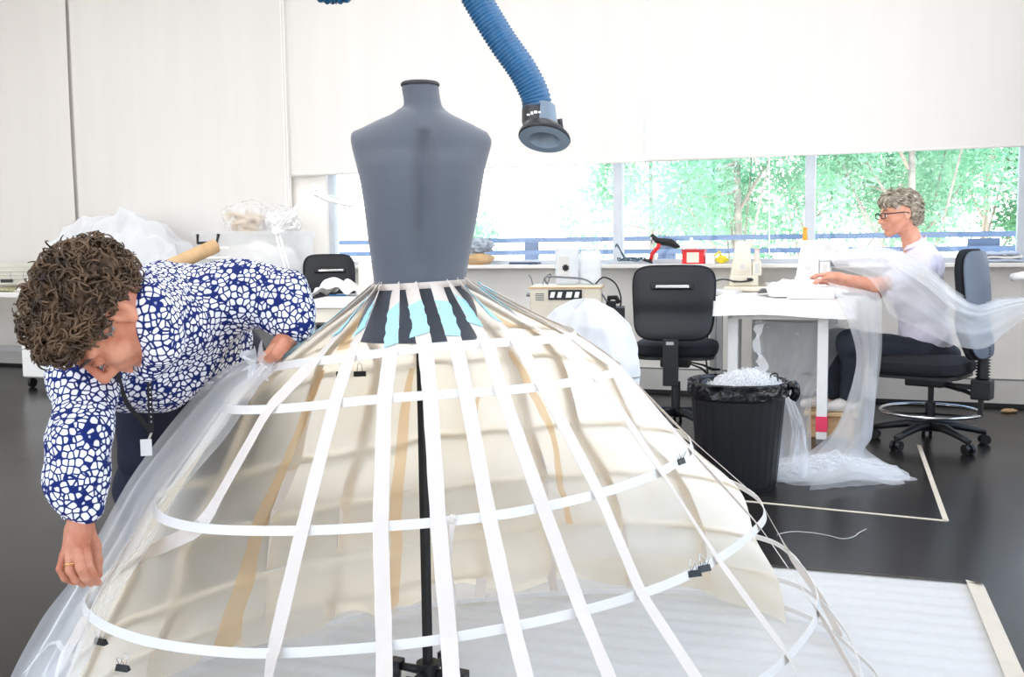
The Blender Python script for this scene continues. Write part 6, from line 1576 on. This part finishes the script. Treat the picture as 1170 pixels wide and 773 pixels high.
for P_, N_ in surf_spots(hw_, 520, rs, lambda p: not (abs((WR.transposed() @ (p - WC)).x) > .055 and -.03 < (WR.transposed() @ (p - WC)).y < .05 and (WR.transposed() @ (p - WC)).z < .045), .0):
    lcl = WR.transposed() @ (P_ - WC); flow = WR @ Vector((lcl.x * 2, -1, -.35 - lcl.z * 2)); flow = (flow - N_ * flow.dot(N_)); flow = flow.normalized() if flow.length > 1e-6 else N_.orthogonal()
    sd = N_.cross(flow); L_ = rs.uniform(.03, .055); k = rs.uniform(-.4, .4); pts = []
    for i in range(7):
        t_ = i / 6; pts.append(P_ + flow * L_ * t_ + sd * k * L_ * t_ * t_ + N_ * (.010 * math.sin(PI * t_) - .012 * t_))
    b.tube(pts, [.001, .004, .005, .005, .004, .003, .0008], 5, caps=False, flat=.6)
b.build('locks', M['silver'], wb, smooth=True)
for q in (-1, 1):
    MB().tube([WT(q * .014, .098, .028), WT(q * .030, .094, .034), WT(q * .046, .083, .031)], [.002, .003, .0018], 6).build('eyebrow', M['brow'], wb, smooth=True)
# glasses
gl = []; b = MB()
for q in (-1, 1):
    P = [WT(q * (.033 + .024 * math.copysign(abs(math.cos(a)) ** .6, math.cos(a))), .108, .004 + .016 * math.copysign(abs(math.sin(a)) ** .6, math.sin(a))) for a in [2 * PI * i / 28 for i in range(28)]]
    b.tube(P, .0028, 6, closed=True)
    b.tube([WT(q * .057, .108, .012), WT(q * .068, .095, .012), WT(q * .078, .0, .006), WT(q * .080, -.02, -.004)], .0032, 6)
b.tube([WT(-.010, .109, .008), WT(0, .112, .010), WT(.010, .109, .008)], .0025, 6)
g = b.build('glasses', M['black_plastic'], wo, smooth=True)
for q in (-1, 1):
    MB().ell(WT(q * .031, .0895, .003), (.0105, .0105, .0105), n=16, m=10).build('eye', mat('eye_white', (228, 224, 220), .2), wbody, smooth=True)
# earphone lead hanging at her side
MB().tube(cat_rom([at(1019, 343, 5.60), at(1019, 352, 5.60), at(1022, 355, 5.59)], 5), .004, 6).ell(at(1021, 355, 5.59), (.008, .008, .008), n=10).build('earphone', M['white_plastic'], wo, smooth=True)
# ================================================================== tulle around the woman
M['tulle3'] = tulle_mat('sewing_tulle', .27, edge=.26, var=.14, scale=5)
M['tulle4'] = tulle_mat('sewing_tulle_dense', .36, edge=.3, var=.2, scale=6)
tw = thing('tulle_length', 'sheer white tulle draped over the woman\'s arm and her chair back to the right', 'tulle', at(1060, 330, 5.4))
def A(px, py, Y): return at(px, py, Y)
# main sweep: from machine over left arm and back, out of the frame right
R1 = [
 [A(948, 292, 5.75), A(950, 298, 5.70), A(955, 306, 5.62)],
 [A(975, 284, 5.70), A(978, 300, 5.58), A(990, 316, 5.48)],
 [A(1008, 282, 5.72), A(1008, 305, 5.50), A(1006, 335, 5.42)],
 [A(1036, 290, 5.60), A(1030, 325, 5.40), A(1018, 360, 5.34)],
 [A(1062, 306, 5.36), A(1058, 345, 5.24), A(1050, 375, 5.20)],
 [A(1092, 334, 5.22), A(1090, 368, 5.16), A(1088, 394, 5.14)],
 [A(1118, 347, 5.32), A(1120, 372, 5.24), A(1122, 398, 5.20)],
 [A(1146, 342, 5.44), A(1148, 362, 5.40), A(1148, 380, 5.38)],
 [A(1175, 340, 5.44), A(1176, 352, 5.42), A(1178, 362, 5.40)],
 [A(1215, 338, 5.46), A(1215, 343, 5.44), A(1216, 350, 5.42)]]
sheet(R1, 50, 100, .010, 1.4, 2.0).build('main_sweep', M['tulle3'], tw, smooth=True)
R2 = [[p + Vector((.01, .03, .006)) for p in (r_[0], r_[0].lerp(r_[1], .6), r_[1].lerp(r_[2], .45))] for r_ in R1]
sheet(R2, 40, 100, .009, 1.0, 6.0).build('inner_fold', M['tulle3'], tw, smooth=True)
R3 = [[p + Vector((-.01, -.02, .008)) for p in (r_[0].lerp(r_[1], .1), r_[0].lerp(r_[1], .35), r_[0].lerp(r_[1], .6))] for r_ in R1]
sheet(R3, 30, 100, .006, 1.0, 9.0).build('upper_fold', M['tulle4'], tw, smooth=True)
# from the table edge down to the floor between table and woman
td = thing('tulle_fall', 'sheer tulle falling from the table edge past the woman\'s knees to the floor', 'tulle', at(990, 500, 5.3))
R4 = [
 [A(946, 322, 5.62), A(962, 326, 5.58), A(978, 330, 5.54), A(1004, 334, 5.50)],
 [A(962, 350, 5.46), A(974, 352, 5.44), A(988, 352, 5.42), A(1008, 350, 5.42)],
 [A(978, 400, 5.40), A(984, 400, 5.38), A(994, 400, 5.36), A(1008, 400, 5.36)],
 [A(974, 440, 5.30), A(982, 446, 5.26), A(992, 446, 5.24), A(1004, 446, 5.26)],
 [A(956, 490, 5.14), A(968, 498, 5.12), A(984, 500, 5.10), A(998, 498, 5.14)],
 [onz(925, 524, .04), onz(950, 528, .05), onz(970, 524, .05), onz(990, 520, .05)],
 [onz(880, 540, .02), onz(920, 556, .03), onz(970, 552, .03), onz(1035, 550, .012)]]
sheet(R4, 50, 90, .012, 1.4, 3.0).build('fall', M['tulle3'], td, smooth=True)
R5 = [[p + Vector((.015, .06, 0)) for p in r_] for r_ in R4[:-2]] + [[p + Vector((.03, .08, .015)) for p in r_] for r_ in R4[-2:]]
sheet(R5, 40, 90, .014, 1.1, 7.0).build('fall', M['tulle3'], td, smooth=True)
# curtain of tulle under the table front, seen behind the near leg
tc_ = thing('tulle_curtain', 'sheer tulle hanging under the table front between its two white legs', 'tulle', at(905, 480, 5.9))
R6 = [[A(862, 366, 5.86), A(890, 368, 5.84), A(925, 369, 5.80), A(970, 370, 5.76)], [A(866, 400, 5.84), A(890, 402, 5.82), A(925, 402, 5.78), A(958, 402, 5.80)],
 [A(874, 440, 5.78), A(892, 446, 5.76), A(912, 450, 5.74), A(930, 450, 5.74)], [A(880, 490, 5.50), A(897, 496, 5.48), A(912, 498, 5.48), A(927, 496, 5.50)], [onz(884, 532, .03), onz(900, 540, .03), onz(914, 542, .03), onz(928, 536, .03)]]
sheet(R6, 50, 60, .014, 3.0, 5.0).build('curtain', M['tulle3'], tc_, smooth=True)
# heap on the floor
M['puddle'] = tulle_mat('puddle_tulle', .10, edge=.5, var=.12, scale=8)
tf = thing('tulle_puddle', 'pile of sheer tulle gathered on the dark floor between bin and swivel chair', 'tulle', onz(955, 545, 0))
def pud(k):
    def fn(u, v):
        a, e = 2 * u - 1, 2 * v - 1; c0_ = onz(950, 540, 0); r_ = math.hypot(a, e) / 1.2
        p = Vector((c0_.x + a * .34 + .04 * mnoise.noise(Vector((u * 5, v * 5, k))), c0_.y + e * .20 + .03 * mnoise.noise(Vector((u * 5, v * 5, k + 9))), 0))
        p.z = .006 + max(0, 1 - r_) * (.03 + .014 * k) * (1 + 1.0 * mnoise.noise(Vector((u * 6, v * 6, k * 3)))) + .03 * max(0, 1 - r_) * (1 - abs(2 * mnoise.noise(Vector((u * 9 + 3 * v, v * 7, k))))) ; return p
    return fn
for k in range(4): MB().grid(pud(k), 90, 60).build('layer', M['puddle'], tf, smooth=True)
# corner spreading on the floor toward the chair
tri = [onz(985, 532, .012), onz(1034, 551, .004), onz(925, 560, .004), onz(930, 535, .03)]
MB().grid(lambda u, v: (tri[0].lerp(tri[1], u)).lerp(tri[3].lerp(tri[2], u), v) + Vector((0, 0, .012 * abs(mnoise.noise(Vector((u * 6, v * 6, 1)))))), 30, 20).build('spread_corner', M['puddle'], tf, smooth=True)
# tulle stuffed in the bin and the strand running up from it
M['puddle2'] = tulle_mat('scrap_tulle', .08, edge=.36, var=.12, scale=10)
ti = thing('tulle_scraps', 'gathered grey white tulle scraps overflowing the black waste bin', 'tulle', bc + Vector((.05, 0, zr - .05)))
def scr(k):
    def fn(u, v):
        a = 2 * PI * u; q = Vector((math.cos(a), math.sin(a), 0)); r_ = .17 * v * (1 + .25 * mnoise.noise(q * 2 + Vector((0, 0, k))))
        z = zr - .03 + (.07 - .012 * k) * (1 - v ** 2) + .05 * (1 - abs(2 * mnoise.noise(Vector((q.x * v * 4, q.y * v * 4, k * 2))))) - .02 + .015 * math.sin(a * 11 + k) * v * (1 - v)
        return bc + Vector((.045 + r_ * q.x, r_ * q.y, z))
    return fn
for k in range(4): MB().grid(scr(k), 90, 30).build('layer', M['puddle2'], ti, smooth=True)
P = [bc + Vector((.03, .05, zr + .05)), A(872, 420, 5.0), A(866, 405, 5.3), A(864, 385, 5.6), A(868, 370, 5.8)]
Q = cat_rom(P, 10); MB().strip(Q, .05, [Vector((math.cos(i * .25), .3, math.sin(i * .25) * .3)).normalized() for i in range(len(Q))]).build('strand', M['tulle4'], ti, smooth=True)
R7 = [[A(888, 432, 4.85), A(895, 440, 4.82), A(903, 450, 4.80)], [A(895, 455, 4.98), A(903, 462, 4.96), A(912, 470, 4.95)], [A(905, 490, 5.02), A(915, 497, 5.0), A(923, 502, 5.0)], [onz(900, 535, .02), onz(912, 545, .02), onz(925, 550, .02)]]
sheet(R7, 30, 40, .012, 2.5, 8.0).build('overflow', M['tulle3'], ti, smooth=True)
MB().tube(cat_rom([A(880, 438, 4.6), A(881, 428, 4.6), A(888, 427, 4.6), A(889, 436, 4.6), A(894, 443, 4.62), A(898, 440, 4.64)], 6), .004, 6).build('wire_hook', M['black_plastic'], smooth=True, thing=('bent black wire sticking out of the bin on its right', 'wire'))
